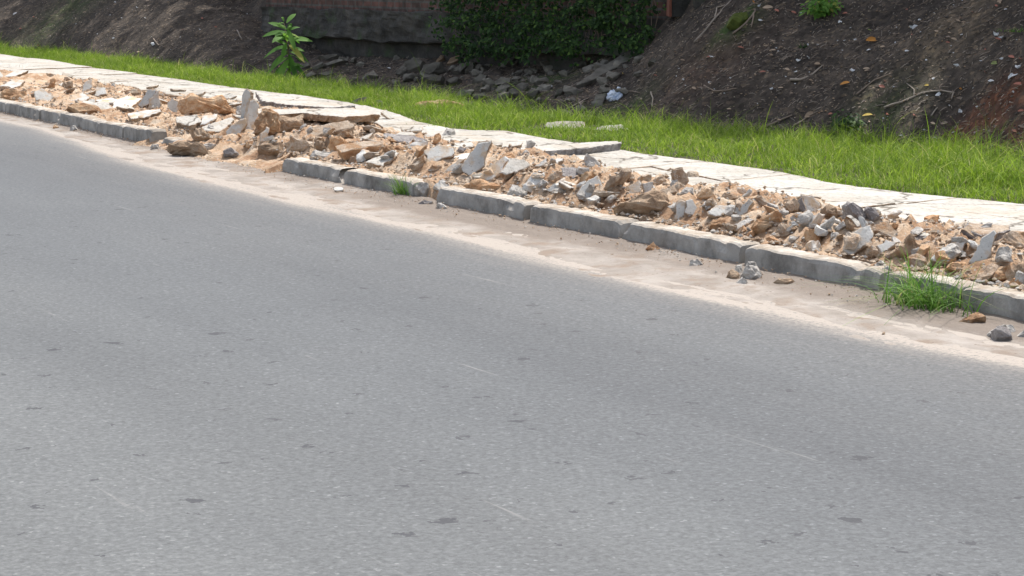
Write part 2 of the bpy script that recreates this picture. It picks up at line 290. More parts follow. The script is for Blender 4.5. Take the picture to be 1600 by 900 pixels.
def plain(name, col, rough=.7): return rocky(name, [(.3, tuple(c*.75 for c in col)), (.7, tuple(min(1, c*1.1) for c in col))], 25, rough, .3, 60, isl=.12)
M['orange_leaf'] = plain('orange_leaf', (.48,.21,.04)); M['yellow_leaf'] = plain('yellow_leaf', (.5,.36,.07)); M['tan_leaf'] = plain('tan_leaf', (.36,.27,.19))
M['pink_leaf'] = plain('red_brown_leaf', (.34,.13,.09)); M['green_leaf'] = plain('green_fallen_leaf', (.28,.33,.12))
M['paper'] = plain('pale_litter', (.62,.63,.64)); M['bag'] = rocky('blue_white_plastic', [(.35,(.35,.45,.62)),(.6,(.75,.8,.86))], 18, .4, .6, 40, bdist=.02)
M['twig'] = plain('twig_bark', (.22,.17,.13)); M['paletwig'] = plain('pale_bark', (.32,.27,.22)); M['moss'] = rocky('moss', [(.3,(.05,.07,.015)),(.7,(.13,.16,.03))], 20, bump=1, bscale=70, bdist=.02)
M['bark'] = rocky('bark', [(.3,(.07,.055,.045)),(.7,(.17,.14,.12))], 9, bump=1, bscale=25, bdist=.03)
M['render'] = rocky('old_render', [(.3,(.03,.03,.028)),(.5,(.055,.052,.047)),(.7,(.1,.092,.08))], 3, bump=1, bscale=18, dust=((.045,.07,.03), 2.2, .55), bdist=.03)
M['brown_stem'] = plain('brown_stem', (.2,.16,.08))
def brickmat(name='old_brick'):
    m, n, l, b = newmat(name); tc = ND(n, 'TexCoord')
    sx = ND(n, 'SeparateXYZ'); l.new(tc.outputs['Object'], sx.inputs[0]); cx = ND(n, 'CombineXYZ'); l.new(sx.outputs[0], cx.inputs[0]); l.new(sx.outputs[2], cx.inputs[1])
    br = ND(n, 'TexBrick', Scale=1.0, offset=.5); br.inputs['Color1'].default_value = (.14,.065,.05,1); br.inputs['Color2'].default_value = (.085,.05,.04,1); br.inputs['Mortar'].default_value = (.1,.09,.08,1)
    br.inputs['Mortar Size'].default_value = .012; br.inputs['Brick Width'].default_value = .21; br.inputs['Row Height'].default_value = .075; l.new(cx.outputs[0], br.inputs['Vector'])
    no = ND(n, 'TexNoise', Scale=9.0, Detail=6.0); l.new(tc.outputs['Object'], no.inputs['Vector']); r = ramp(n, [(.35,(.4,.42,.38)),(.65,(1.1,1.1,1.1))]); l.new(no.outputs[0], r.inputs[0])
    c = mixc(n, l, .9, br.outputs[0], r.outputs[0], 'MULTIPLY'); l.new(c, b.inputs['Base Color']); b.inputs['Roughness'].default_value = .95
    bu = ND(n, 'Bump', Strength=.8, Distance=.02); l.new(no.outputs[0], bu.inputs['Height']); l.new(bu.outputs[0], b.inputs['Normal'])
    return m
M['brick'] = brickmat()
# ------------------------------------------------------------------ object helpers
def mesh(name, verts, faces, mats, midx=None, smooth=False):
    me = bpy.data.meshes.new(name); me.from_pydata([tuple(v) for v in verts], [], [tuple(f) for f in faces])
    for m in (mats if isinstance(mats, (list, tuple)) else [mats]): me.materials.append(m)
    if midx is not None: me.polygons.foreach_set('material_index', midx)
    if smooth: me.polygons.foreach_set('use_smooth', [True]*len(me.polygons))
    me.update(); return me
def link(name, me, loc=None, rot=None, parent=None, label=None, cat=None, group=None, kind=None):
    o = bpy.data.objects.new(name, me); C.objects.link(o)
    if loc is not None: o.location = loc
    if rot is not None: o.rotation_euler = rot
    if parent: o.parent = parent
    if label: o['label'] = label
    if cat: o['category'] = cat
    if group: o['group'] = group
    if kind: o['kind'] = kind
    return o
def gridmesh(name, X, Y, Z, m, smooth=True):
    ni, nj = X.shape; v = np.stack([X, Y, Z], -1).reshape(-1, 3)
    idx = np.arange(ni*nj).reshape(ni, nj); f = np.stack([idx[:-1,:-1], idx[1:,:-1], idx[1:,1:], idx[:-1,1:]], -1).reshape(-1, 4)
    me = bpy.data.meshes.new(name); me.vertices.add(len(v)); me.vertices.foreach_set('co', v.ravel().astype('f'))
    me.loops.add(f.size); me.loops.foreach_set('vertex_index', f.ravel().astype('i'))
    me.polygons.add(len(f)); me.polygons.foreach_set('loop_start', np.arange(0, f.size, 4, dtype='i'))
    me.update(calc_edges=True); me.validate(); me.materials.append(m)
    if smooth: me.polygons.foreach_set('use_smooth', [True]*len(me.polygons))
    # keep faces up
    if len(me.polygons) and me.polygons[0].normal.z < 0: me.flip_normals()
    return me
# ------------------------------------------------------------------ setting: ground, road, sand, verge, bank
me = mesh('ground', [(-500,-500,-.06),(500,-500,-.06),(500,600,-.06),(-500,600,-.06)], [(0,1,2,3)], M['bank']); link('ground', me, kind='structure', label='dark earth all around the road', cat='ground')
al = np.concatenate([np.linspace(-60, 3, 30), np.linspace(3.2, 34, 500), np.linspace(35, 90, 25)])
off = np.array([-60,-20,-8,-6,-5,-4,-3,-2,-1.2,-.7,-.45,-.3,-.2,-.14,-.09,-.05,-.02,0,.05,.15,.4,1.0])
AA, OO = np.meshgrid(al, off, indexing='ij'); BB = be(AA)+OO; X, Y = xy(AA, BB)
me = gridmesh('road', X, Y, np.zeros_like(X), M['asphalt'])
at = me.attributes.new('glare_fade', 'FLOAT', 'POINT'); at.data.foreach_set('value', sm((-OO-.6)/5).ravel().astype('f')); at = me.attributes.new('dust', 'FLOAT', 'POINT'); at.data.foreach_set('value', np.clip(1.5*np.exp(np.minimum(OO,0)/.07)+.16*np.exp(np.minimum(OO,0)/.6), 0, 2).ravel().astype('f'))  # painted glare grows away from the sand edge; dust fades out from it
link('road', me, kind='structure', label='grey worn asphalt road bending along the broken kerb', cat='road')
a1 = np.concatenate([np.linspace(-20, 4.6, 40), np.arange(4.8, 24, .03), np.linspace(24.1, 60, 60)]); fr = np.linspace(-.35, 1, 44)
AA, FF = np.meshgrid(a1, fr, indexing='ij'); W_ = (bk(AA)+.03+.2*sm((AA-GAPA[0])/.12)*sm((GAPA[1]-AA)/.12)-be(AA)); BB = be(AA)+W_*FF; X, Y = xy(AA, BB)
Z = .016*(FF-.14)+.011*fbm(AA*1.6, BB*10, 5)*(.6+sm(FF*2)*.4) + .004*fbm(AA*9, BB*14, 4)+.004*fbm(AA*25,BB*25,3)*sm(FF*1.5) + .016*sm((FF-.75)/.25)*(.6+.8*fbm(AA*2.5, BB*2, 3))
Z = Z-.09*sm((FF-.82)/.18)*sm((AA-GAPA[0])/.12)*sm((GAPA[1]-AA)/.12)
Z = np.where(FF < -.3, -.01, Z)
me = gridmesh('sand', X, Y, Z, M['sand']); at = me.attributes.new('near', 'FLOAT', 'POINT'); at.data.foreach_set('value', (sm((FF-.25)/.55)*(.5+.85*fbm(AA*.9,BB*2.6,4)+.3*sm((12.5-AA)/2))).ravel().astype('f'))
link('sand', me, kind='structure', label='pale sandy dust lying in the gutter along the kerb', cat='sand')
a2 = np.concatenate([np.linspace(-15, 4.8, 40), np.arange(4.9, 20, .022), np.arange(20, 34, .05), np.linspace(34.2, 70, 60)])
fr = np.concatenate([np.linspace(0, .5, 52), np.linspace(.52, 1, 24)])
AA, FF = np.meshgrid(a2, fr, indexing='ij')
b0 = bk(AA) - .17*sm((AA-GAPA[0]+.6)/.3)*sm((GAPA[1]+.5-AA)/.3)+.05; b1 = bgk(AA)+.35
BB = b0+(b1-b0)*FF; X, Y = xy(AA, BB); Z = vergez(AA, BB)
me = gridmesh('verge_ground', X, Y, Z, M['verge'], False); at = me.attributes.new('grassy', 'FLOAT', 'POINT'); at.data.foreach_set('value', (sm((BB-bs(AA)-.0)/.05)*1.0).ravel().astype('f'))
link('verge_ground', me, kind='structure', label='orange brown subsoil under the broken pavement and grass', cat='ground')
ul = np.concatenate([np.linspace(-1400, -60, 40), np.linspace(-50, 1650, 620), np.linspace(1665, 2500, 40)])
dl = np.concatenate([np.linspace(-.12, 6, 170), np.linspace(6.1, 40, 60)])
UU, DD = np.meshgrid(ul, dl, indexing='ij'); Yg = np.interp(UU, gb_u, gb_y); Y = Yg+DD; X = (UU-800)/3437*(Y+.1); Z = bankz(X, Y)
Z = np.where(DD < 0, Z-.03, Z)
me = gridmesh('bank', X, Y, Z, M['bank'])
k = np.zeros((X.size, 4), 'f'); k[:, 3] = 1
def blob(u, v, r, ch, s=1):
    p = hit(u, v); q = np.exp(-((X-p.x)**2+(Y-p.y)**2)/r**2).ravel()*s; k[:, ch] = np.clip(k[:, ch]+q*1.4, 0, 1)
for q in ((1530,185,.22,0,.8),(1590,150,.15,0,.7),(1510,215,.2,0,.8),(1570,225,.25,0,.6),(1500,30,.25,1),(1470,60,.2,1,.6),(1150,30,.18,2),(1380,180,.3,2,.3),(960,175,.3,2,.6),(840,130,.5,2,.6),(100,30,.8,2,.35),(1100,95,.5,0,.18)): blob(*q)
ca = me.attributes.new('kind', 'FLOAT_COLOR', 'POINT'); ca.data.foreach_set('color', k.ravel())
link('bank', me, kind='structure', label='shaded dark earth bank rising behind the grass strip', cat='bank')
# ------------------------------------------------------------------ kerbstones
ku = [(-75,160),(-40,168),(-6,174),(8,178),(34,183),(62,190),(85,196),(127,205),(156,210),(191,219),(234,228)]
def kerb_block(a0, a1, label, h=KH, sk0=0, sk1=0, dz=0, tilt=0, wd=.14, push=0, chip=0, name='kerbstone'):
    n = max(6, int((a1-a0)/.025)); am = (a0+a1)/2; bm_ = float(bk(am)); ox, oy = xy(am, bm_)
    prof = [(0,-.12),(.0,-.02),(-.0,.02),(.002,.05),(.004,h-.022),(.008,h-.008),(.02,h-.001),(.05,h+.002),(wd*.75,h+.001),(wd-.008,h-.004),(wd,h-.02),(wd,-.12)]
    V = []; Fc = []; m_ = len(prof)
    for i in range(n+1):
        t = i/n; a = a0+(a1-a0)*t
        for (pb, pz) in prof:
            aa = a + (sk0*(1-t)+sk1*t)*max(pz, 0)/h*(1 if t in (0, 1) else 1)*(1 if (t < .06 or t > .94) else 0)
            b = float(bk(a))+pb+push
            q = Vector((aa*7, b*14, pz*14)); nn = pn(q)*.006+pn(q*4)*.004+pn(q*9)*.002
            e = min(t, 1-t)*(a1-a0)
            rd = .012*max(0, 1-e/.03) if pz > h-.03 else 0
            ch = 0
            if pz > h*.5: ch = max(0, pn(Vector((a*7+3, 2.2, 7)))-.22)*.11+max(0, pn(Vector((a*23, 5, 1)))-.3)*.05 + (chip*max(0, 1-e/.12) if chip else 0)
            x, y = xy(aa, b+nn+(ch*.6 if pb < wd*.4 else 0)); V.append((x-ox, y-oy, pz+nn*.7-rd-ch*.5+dz+tilt*(a-am)))
    for i in range(n):
        for j in range(m_-1):
            p = i*m_+j; Fc.append((p, p+m_, p+m_+1, p+1))
    Fc.append(tuple(range(m_))); Fc.append(tuple(n*m_+j for j in reversed(range(m_))))
    me = mesh(name, V, Fc, M['kerb']); 
    bm2 = bmesh.new(); bm2.from_mesh(me); bmesh.ops.recalc_face_normals(bm2, faces=bm2.faces); bm2.to_mesh(me); bm2.free()
    return link(name, me, (ox, oy, 0), label=label, cat='kerbstone', group='grey concrete kerbstones along the road')
ua = lambda u, v: ab(*P(u, v).xy)[0]
A0 = [ua(*p) for p in ku]
lab = ['kerbstone at the far left edge under orange crumbs','short dark kerbstone at the left end, third last of the row','rounded dark kerbstone left of the scattered pebbles','small kerbstone with white pebbles at its foot','kerbstone just left of a pale pebble in the gutter','narrow dark kerbstone left of the bright topped one','stained kerbstone third left of the collapsed gap','bright topped kerbstone, second left of the collapsed gap','plain kerbstone, left of the collapsed gap','kerbstone with vertical crack at the edge of the collapsed gap']
lab = ['leftmost kerbstone in view, under orange crumbs','tiny kerbstone beside the leftmost one','dark rounded kerbstone at the far left end of the row','dark kerbstone right of the rounded left end stone','short kerbstone with white pebbles on and below it','mossy dark kerbstone with a pale pebble before its right end','darkest square kerbstone, third left of the collapsed gap','pale square kerbstone, second left of the collapsed gap','longer grey kerbstone ending in a crack at the collapsed gap','last short kerbstone before the sunken one, with a vertical crack']
for i in range(len(A0)-1):
    a1_, a0_ = A0[i], A0[i+1]
    kerb_block(a0_+.008, a1_-.008, lab[i], h=.118, dz=random.uniform(-.008,.006), tilt=random.uniform(-.02,.02), push=random.uniform(-.01,.01))
kerb_block(ua(274,236), ua(237,229), 'low sunken kerbstone with a worn top where the kerb has collapsed', h=.10, dz=-.03, tilt=.06, push=.05, chip=.04)
# the far-side run beyond the left edge and right of the frame
right = [((440,270),(534,291),'kerbstone right of the collapsed gap with a broken left end',dict(chip=.035,sk0=.12)),
 ((537,291),(637,313),'kerbstone left of the small grass tuft',dict(tilt=-.005)),
 ((678,321),(803,349),'kerbstone between the small grass tuft and the wedged broken chunk',dict(dz=.003,chip=.01)),
 ((818,351),(972,379),'long kerbstone right of the wedged broken chunk, before the slanting crack',dict(sk0=.02,sk1=-.0)),
 ((976,379),(1168,416),'long kerbstone right of the slanting crack with a tan mound at its foot',dict(sk1=-.05,chip=0)),
 ((1176,418),(1382,461),'long kerbstone between the mortar lumps and the big grass tuft',dict(dz=-.002)),
 ((1388,463),(1495,488),'kerbstone half hidden behind the big grass tuft',dict(dz=.0)),
 ((1497,489),(1700,540),'rightmost kerbstone, right of the big grass tuft',dict()),
 ]
for p0, p1, lb, kw in right: kerb_block(ua(*p1), ua(*p0), lb, **kw)
a = ua(1700,540)-.01
for nth in ('first', 'second', 'third', 'fourth'):
    kerb_block(a-1.15, a, f'{nth} plain concrete kerbstone beyond the right edge of the picture'); a -= 1.16
a = A0[0]+.01
for nth in ('first', 'second', 'third', 'fourth'):
    kerb_block(a, a+.9, f'{nth} plain concrete kerbstone beyond the left edge of the picture', h=.118); a += .91
# ------------------------------------------------------------------ slabs, fragments and lumps
def densify(pts, step, amp, seed):
    out = []
    for i in range(len(pts)):
        p, q = Vector(pts[i]), Vector(pts[(i+1) % len(pts)]); L = (q-p).length; n = max(1, int(L/step)); d = (q-p)/max(L, 1e-6); nr = Vector((-d.y, d.x))
        for k_ in range(n):
            t = k_/n; c = p+(q-p)*t; s = pn(Vector((c.x*14+seed, c.y*14, seed)))*amp + pn(Vector((c.x*45+seed, c.y*45, seed)))*amp*.6
            out.append(c+nr*s)
    return out
def slab_mesh(name, poly, thick, seed, step=.018, amp=.008, rough=.008, mats=None, bow=.003):
    pts = densify(poly, step, amp, seed); n = len(pts); cx = sum((p for p in pts), Vector((0,0)))/n
    rings = [(.0, .0), (-.003, .004), (-thick*.3, .0), (-thick*.65, -.004), (-thick, -.01)]
    V = [(cx.x, cx.y, bow)]; Fc = []; mi = []
    def ring(k, dz, o, rr):
        for p in pts:
            d = (p-cx); L = d.length or 1; d = d/L; r = rr*pn(Vector((p.x*30+seed, p.y*30, dz*40+seed)))
            V.append((p.x*k+cx.x*(1-k)+d.x*(o+r), p.y*k+cx.y*(1-k)+d.y*(o+r), dz+(bow if k < 1 else 0)+rr*.5*pn(Vector((p.x*22, p.y*22, seed+9)))*(0 if dz == -thick else 1)))
    ring(.6, .0, 0, .001); ring(.93, .0, 0, .002)
    for dz, o in rings: ring(1, dz, o, rough if dz < -.002 else rough*.3)
    R_ = 2+len(rings)
    for i in range(n):
        j = (i+1) % n; Fc.append((0, 1+i, 1+j)); mi.append(0)
        for r in range(R_-1):
            a_, b_ = 1+r*n, 1+(r+1)*n; Fc.append((a_+i, b_+i, b_+j, a_+j)); mi.append(0 if r < 2 else 1)
    Fc.append(tuple(1+(R_-1)*n+i for i in reversed(range(n)))); mi.append(1)
    me = mesh(name, V, Fc, mats or [M['conc'], M['broken']], mi)
    b2 = bmesh.new(); b2.from_mesh(me); bmesh.ops.recalc_face_normals(b2, faces=b2.faces); b2.to_mesh(me); b2.free()
    return me
def lump_mesh(name, pts3, m, seed, amp=.12, cuts=2, freq=1.0):
    b2 = bmesh.new(); vs_ = [b2.verts.new(p) for p in pts3]
    r = bmesh.ops.convex_hull(b2, input=vs_)
    bmesh.ops.delete(b2, geom=[v for v in b2.verts if not v.link_faces], context='VERTS')
    co = np.array([v.co[:] for v in b2.verts]); size = float((co.max(0)-co.min(0)).mean())
    bmesh.ops.subdivide_edges(b2, edges=b2.edges, cuts=cuts, use_grid_fill=True)
    bmesh.ops.triangulate(b2, faces=b2.faces)
    b2.normal_update()
    mv = []
    for v in b2.verts:
        q = v.co/size*2.2*freq+Vector((seed*3.7, seed, -seed)); mv.append(v.co+v.normal*size*amp*(pn(q)+.6*pn(q*2.7)+.3*pn(q*6)))
    for v, c in zip(b2.verts, mv): v.co = c
    bmesh.ops.recalc_face_normals(b2, faces=b2.faces)
    me = bpy.data.meshes.new(name); b2.to_mesh(me); b2.free(); me.materials.append(m); return me
ZM = {0:(0,0,1,1), 1:(0,60,4,4), 2:(200,120,4,4), 3:(520,170,4.444,4.444), 4:(820,220,4.444,4.444), 5:(1120,270,5,5), 6:(1300,340,4.09,4.09), 7:(360,0,4,4), 8:(680,0,4,4), 9:(1000,0,4,4), 10:(1280,0,4,4)}
def plane_of(poly, tilt, yaw, off=0, zf=None):
    us = [p[0] for p in poly]; vs2 = [p[1] for p in poly]; cu = sum(us)/len(us); cv = sum(vs2)/len(vs2)
    nrm = Vector((math.sin(R(tilt))*math.sin(R(yaw)), -math.sin(R(tilt))*math.cos(R(yaw)), math.cos(R(tilt))))
    if zf is not None: c = P(cu, cv, zf)
    elif tilt < 30: c = hit(cu, cv, off)
    else:
        g = hit(cu, max(vs2)-.15*(max(vs2)-min(vs2)), 0); d = ray(cu, cv); c = EYE+d*(g.y/d.y)
    e1 = Vector((math.cos(R(yaw)), math.sin(R(yaw)), 0)); e2 = nrm.cross(e1); e1 = e2.cross(nrm)
    q = []
    for (u, v) in poly:
        d = ray(u, v); den = d.dot(nrm)
        p = EYE+d*((c-EYE).dot(nrm)/den); q.append(((p-c).dot(e1), (p-c).dot(e2)))
    M3 = Matrix((e1, e2, nrm)).transposed()
    return c, M3, q
seedc = [0]
def topx(z, pts): ox, oy, sx, sy = ZM[z]; return [(ox+x/sx, oy+y/sy) for x, y in pts]
def frag(z, pts, tilt, yaw, thick, label, mats=None, name='concrete_fragment', cat='rubble', group='broken concrete pieces along the kerb', off=.03, rough=.013, zf=None):
    seedc[0] += 1; s = seedc[0]*1.37
    c, m3, q = plane_of(topx(z, pts), tilt, yaw, off, zf)
    me = slab_mesh(name, q, thick, s, step=.014, amp=.013, mats=mats, rough=rough)
    return link(name, me, c, m3.to_euler(), label=label, cat=cat, group=group)
def lump(z, pts, depth, m, label, tilt=62, yaw=0, name='rubble_lump', cat='rubble', group='broken concrete pieces along the kerb', off=.03, amp=.13, cuts=3):
    seedc[0] += 1; s = seedc[0]*1.37; rr = random.Random(seedc[0])
    c, m3, q = plane_of(topx(z, pts), tilt, yaw, off)
    P3 = []
    for (x, y) in q:
        P3.append((x, y, -depth*.3)); k_ = rr.uniform(.5, .85); P3.append((x*k_, y*k_, depth*rr.uniform(.1, .3))); P3.append((x*k_, y*k_, -depth*rr.uniform(.7, 1)))
    me = lump_mesh(name, P3, M[m], s, amp, cuts)
    return link(name, me, c, m3.to_euler(), label=label, cat=cat, group=group)
# pavement slabs: real separate slabs with cracks between
cuts_px = [(-70,95),(15,98),(95,108),(150,118),(235,128),(310,140),(420,152),(545,170),(680,205),(790,225),(900,240),(1010,262),(1140,285),(1290,302),(1400,322),(1530,345),(1680,370)]
ca_ = sorted(ab(*P(u, v, KH).xy)[0] for u, v in cuts_px)
ca_ = [ca_[0]-3.9, ca_[0]-2.6, ca_[0]-1.3]+ca_+[ca_[-1]+1.6, ca_[-1]+3.2]
where = ['third and farthest beyond the right edge of the picture','second beyond the right edge of the picture','first beyond the right edge of the picture','under the right border of the picture','at the right edge of the picture','right of the tuft behind the kerb','behind the big grey chunk and dark lumps','behind the tallest heap of rubble','with the dark pebble beside the grass','behind the arch of broken lumps','right of the lifted slab by the grass','behind the leaning grey fragments','bulging towards the two pale stones in the grass','jutting out below the long low stone in the grass','behind the standing slab','behind the orange scarp','left of the orange scarp','behind the weed growing in rubble','near the left edge of the picture','at the left edge of the picture','first beyond the left edge of the picture','second beyond the left edge of the picture']
rs = random.Random(5)
for i in range(len(ca_)-1):
    a0_, a1_ = ca_[i], ca_[i+1]; split = rs.uniform(.38, .62); jit = [rs.uniform(-.12,.12) for _ in range(6)]
    def skew(f): return .22*(f-.5)
    rows = [(0, split, 'front'), (split, 1, 'back')]
    for (f0, f1, rn) in rows:
        g = .006; pts = []
        ng = 7
        for k_ in range(ng+1):
            t = k_/ng; a = a0_+g+(a1_-a0_-2*g)*t+skew(f0); bb = bp(a)*(1-f0)+bs(a)*f0
            if f0 == 0: bb += .07*pn(Vector((a*3.3, 1, 1)))+.05*pn(Vector((a*9, 4, 1)))
            else: bb += .07*pn(Vector((a*1.3, 5, 2)))+.004
            pts.append((a, bb))
        for k_ in range(ng+1):
            t = 1-k_/ng; a = a0_+g+(a1_-a0_-2*g)*t+skew(f1); bb = bp(a)*(1-f1)+bs(a)*f1
            if f1 < 1: bb += .07*pn(Vector((a*1.3, 5, 2)))-.004
            else: bb += .02*pn(Vector((a*4, 7, 2)))
            pts.append((a, bb))
        ma = sum(p[0] for p in pts)/len(pts); mb = sum(p[1] for p in pts)/len(pts)
        W2 = [xy(*p) for p in pts]; ox, oy = xy(ma, mb); q = [(x-ox, y-oy) for x, y in W2]
        me = slab_mesh('pavement_slab', q, .055, i*3.1+f0*7, step=.035, amp=.008, rough=.008, mats=[M['pave'], M['broken']], bow=.002)
        link('pavement_slab', me, (ox, oy, KH+.012+rs.uniform(-.006,.006)), (R(rs.uniform(-.5,.5)), R(rs.uniform(-.5,.5)), 0), label=f'pale concrete pavement slab {where[i]}, on the {"grass" if rn=="back" else "rubble"} side', cat='pavement slab', group='cracked pavement slabs')
PV = [M['pave'], M['dark']]; PB = [M['pave'], M['broken']]
frag(2, [(800,95),(960,122),(1240,142),(1420,178),(1260,192),(980,172),(840,150)], 1, 0, .045, 'long pale slab lifted along the grass behind the standing slab', PV, 'pavement_slab', 'pavement slab', 'cracked pavement slabs', zf=KH+.09, rough=.025)
frag(2, [(790,215),(900,203),(1400,196),(1570,235),(1330,250),(1080,225),(870,243)], 2, 8, .05, 'thick lifted slab with a crumbling brown edge above the hollow', [M['pave'], M['mud']], 'pavement_slab', 'pavement slab', 'cracked pavement slabs', zf=KH+.15, rough=.03)
frag(4, [(-90,55),(300,18),(640,2),(664,16),(420,50),(0,84),(-90,88)], 1.5, -6, .05, 'long slab lifted above its neighbours with a dark broken edge, end meeting the grass', PV, 'pavement_slab', 'pavement slab', 'cracked pavement slabs', zf=KH+.06, rough=.025)
frag(6, [(430,72),(560,52),(860,60),(740,128),(610,120),(480,98)], 1, 0, .045, 'pale broken slab with a dark front edge behind the big grass tuft', [M['pave'], M['dark']], 'pavement_slab', 'pavement slab', 'cracked pavement slabs', zf=KH+.07, rough=.025)
frag(5, [(330,185),(500,140),(760,160),(800,190),(640,185),(520,200)], 1, 0, .04, 'pale slab piece tipped up behind the tallest rubble', PB, 'pavement_slab', 'pavement slab', 'cracked pavement slabs', zf=KH+.06)
# --- left stretch
frag(1, [(225,385),(218,330),(262,312),(372,388),(300,392)], 45, 30, .03, 'grey wedge of slab leaning in the rubble at the left end')
frag(1, [(0,300),(90,255),(150,265),(120,300),(30,318)], 12, 0, .04, 'flat white piece at the left edge of the picture')
frag(1, [(865,418),(928,316),(975,326),(940,400),(885,440)], 62, -15, .035, 'left one of two grey plates leaning together left of the orange scarp')
frag(1, [(926,440),(940,385),(988,326),(1000,430),(960,455)], 74, 15, .03, 'right one of two grey plates leaning together left of the orange scarp')
frag(1, [(1040,468),(1048,405),(1078,375),(1112,398),(1106,472)], 82, -10, .04, 'small upright square plate standing at the left end of the orange scarp')
frag(1, [(700,452),(715,392),(800,358),(885,378),(812,432),(760,452)], 10, 0, .04, 'flat white slab piece left of the two leaning plates')
frag(1, [(432,392),(450,352),(520,338),(562,368),(520,392)], 18, 0, .04, 'white block lying in rubble below the dry weed')
frag(1, [(572,358),(608,300),(655,308),(665,345),(612,362)], 40, -20, .03, 'pale tilted plate right of the dry weed')
frag(1, [(510,330),(535,270),(570,255),(575,300),(540,335)], 60, 20, .03, 'narrow grey plate leaning just left of the dry weed')
frag(1, [(870,488),(1000,442),(1012,456),(900,498)], 20, 10, .03, 'long thin shard below the two leaning plates')
lump(1, [(770,322),(880,318),(890,350),(800,355)], .07, 'broken', 'brown oblong lump at the pavement edge left of the leaning plates', tilt=35)
lump(1, [(300,300),(312,250),(345,245),(345,290),(320,318)], .05, 'clod', 'small red brown lump standing among white rubble at left')
lump(1, [(380,300),(400,260),(450,265),(460,310),(400,320)], .06, 'broken', 'mottled lump left of the dry weed')
frag(1, [(20,240),(110,195),(180,200),(100,235)], 8, 0, .03, 'thin flake lying flat on the pavement at far left', off=.05)
lump(1, [(0,340),(60,318),(170,340),(200,380),(100,395),(0,380)], .12, 'clod', 'orange crumbling heap above the kerb at the left edge', tilt=40)
frag(1, [(600,385),(700,370),(760,392),(640,410)], 14, 0, .03, 'thin white flake between the white block and the flat slab piece')
lump(1, [(400,425),(520,400),(640,440),(660,480),(480,480)], .1, 'clod', 'rusty crumb heap behind the stained left kerbstones', tilt=40)
# --- collapsed stretch
frag(2, [(704,232),(718,105),(742,78),(772,96),(768,160),(752,250),(736,315),(715,275)], 84, -25, .05, 'tall upright slab shard standing in the hollow, its grey left part')
frag(2, [(764,152),(796,140),(818,182),(810,255),(778,352),(738,346),(744,250)], 80, 38, .05, 'bright upright slab shard leaning on the tall grey one')
frag(2, [(613,345),(700,270),(738,262),(742,292),(686,380),(640,388)], 66, -10, .035, 'oval grey plate leaning at the foot of the tall upright shard')
frag(2, [(468,312),(638,255),(664,268),(600,338),(560,350),(480,332)], 16, 0, .06, 'white topped block lying left of the oval grey plate', PB)
frag(2, [(304,252),(430,238),(456,280),(382,306),(300,282)], 16, 0, .05, 'white topped piece with brown side in the hollow, left of the blocks', PB)
frag(2, [(448,300),(470,245),(560,232),(545,262),(480,300)], 25, 0, .04, 'pale plate behind the white topped block')
frag(2, [(0,230),(120,210),(205,205),(120,248),(20,262)], 10, 0, .04, 'flat white shard at the top of the collapsed kerb')
frag(2, [(826,402),(834,360),(870,308),(882,324),(852,410)], 78, 30, .02, 'small upright sliver in the hollow right of the oval plate')
frag(2, [(998,372),(1008,354),(1150,318),(1375,272),(1412,300),(1385,322),(1180,368),(1060,388)], 24, -12, .065, 'long thick slab shard tilting across the hollow', [M['broken'], M['broken']])
lump(2, [(970,405),(1015,385),(1160,398),(1172,442),(1065,472),(985,458)], .13, 'broken', 'pinkish block with a fractured face below the long tilting shard')
lump(2, [(808,432),(880,402),(962,408),(965,478),(880,492),(806,460)], .13, 'mud', 'tan block left of the pinkish block below the hollow')
lump(2, [(1240,420),(1262,380),(1330,372),(1370,400),(1340,430),(1280,470)], .12, 'clod', 'orange lump right of the pinkish block')
frag(2, [(1300,432),(1440,405),(1600,400),(1600,425),(1460,445),(1340,472)], 20, -8, .06, 'tan slab lying right of the orange lump', [M['broken'], M['clod']])
lump(2, [(1170,440),(1175,395),(1225,385),(1240,450),(1210,475)], .1, 'mud', 'narrow brown lump between pinkish block and orange lump')
lump(2, [(1310,360),(1330,335),(1400,330),(1410,370),(1340,390)], .08, 'broken', 'brown lump under the end of the long tilting shard')
lump(2, [(1410,270),(1420,222),(1455,215),(1475,275),(1450,300)], .07, 'clod', 'upright orange knob at the right end of the lifted slab')
lump(2, [(1335,240),(1350,215),(1375,232),(1370,262),(1345,262)], .05, 'clod', 'small orange knob on the end of the lifted slab')
frag(2, [(1480,240),(1555,232),(1565,260),(1530,285),(1490,265)], 40, 20, .03, 'grey flake tilted at the right end of the lifted slab')
lump(2, [(590,452),(645,440),(695,478),(655,508),(602,492)], .1, 'dark', 'purplish grey stone half buried in the collapsed gap')
lump(2, [(300,140),(380,125),(560,130),(640,160),(660,215),(560,240),(400,238),(320,220)], .2, 'clod', 'wide orange scarp of crumbling earth under the pavement edge', tilt=70, amp=.2)
lump(2, [(830,180),(890,190),(930,230),(930,330),(880,375),(800,350),(810,260)], .16, 'clod', 'orange earth face right of the upright shards', tilt=68, amp=.22)
lump(2, [(930,240),(1080,230),(1100,290),(1020,330),(970,380),(920,360)], .15, 'mud', 'brown earth face under the thick lifted slab', tilt=68, amp=.2)
lump(2, [(670,230),(676,180),(706,165),(712,230),(690,262)], .08, 'mortar', 'white lump tucked left of the tall upright shard')
lump(2, [(228,430),(300,405),(440,440),(560,480),(560,515),(420,490),(260,465)], .16, 'mud', 'long mud ridge at the foot of the collapsed gap', tilt=50, amp=.15)
lump(2, [(135,440),(150,420),(190,418),(195,450),(160,462)], .06, 'mortar', 'rounded pale cobble at the crack of the last left kerbstone')
lump(2, [(380,330),(470,320),(540,380),(470,400),(400,380)], .1, 'mud', 'brown crumb heap below the white topped blocks', tilt=50)
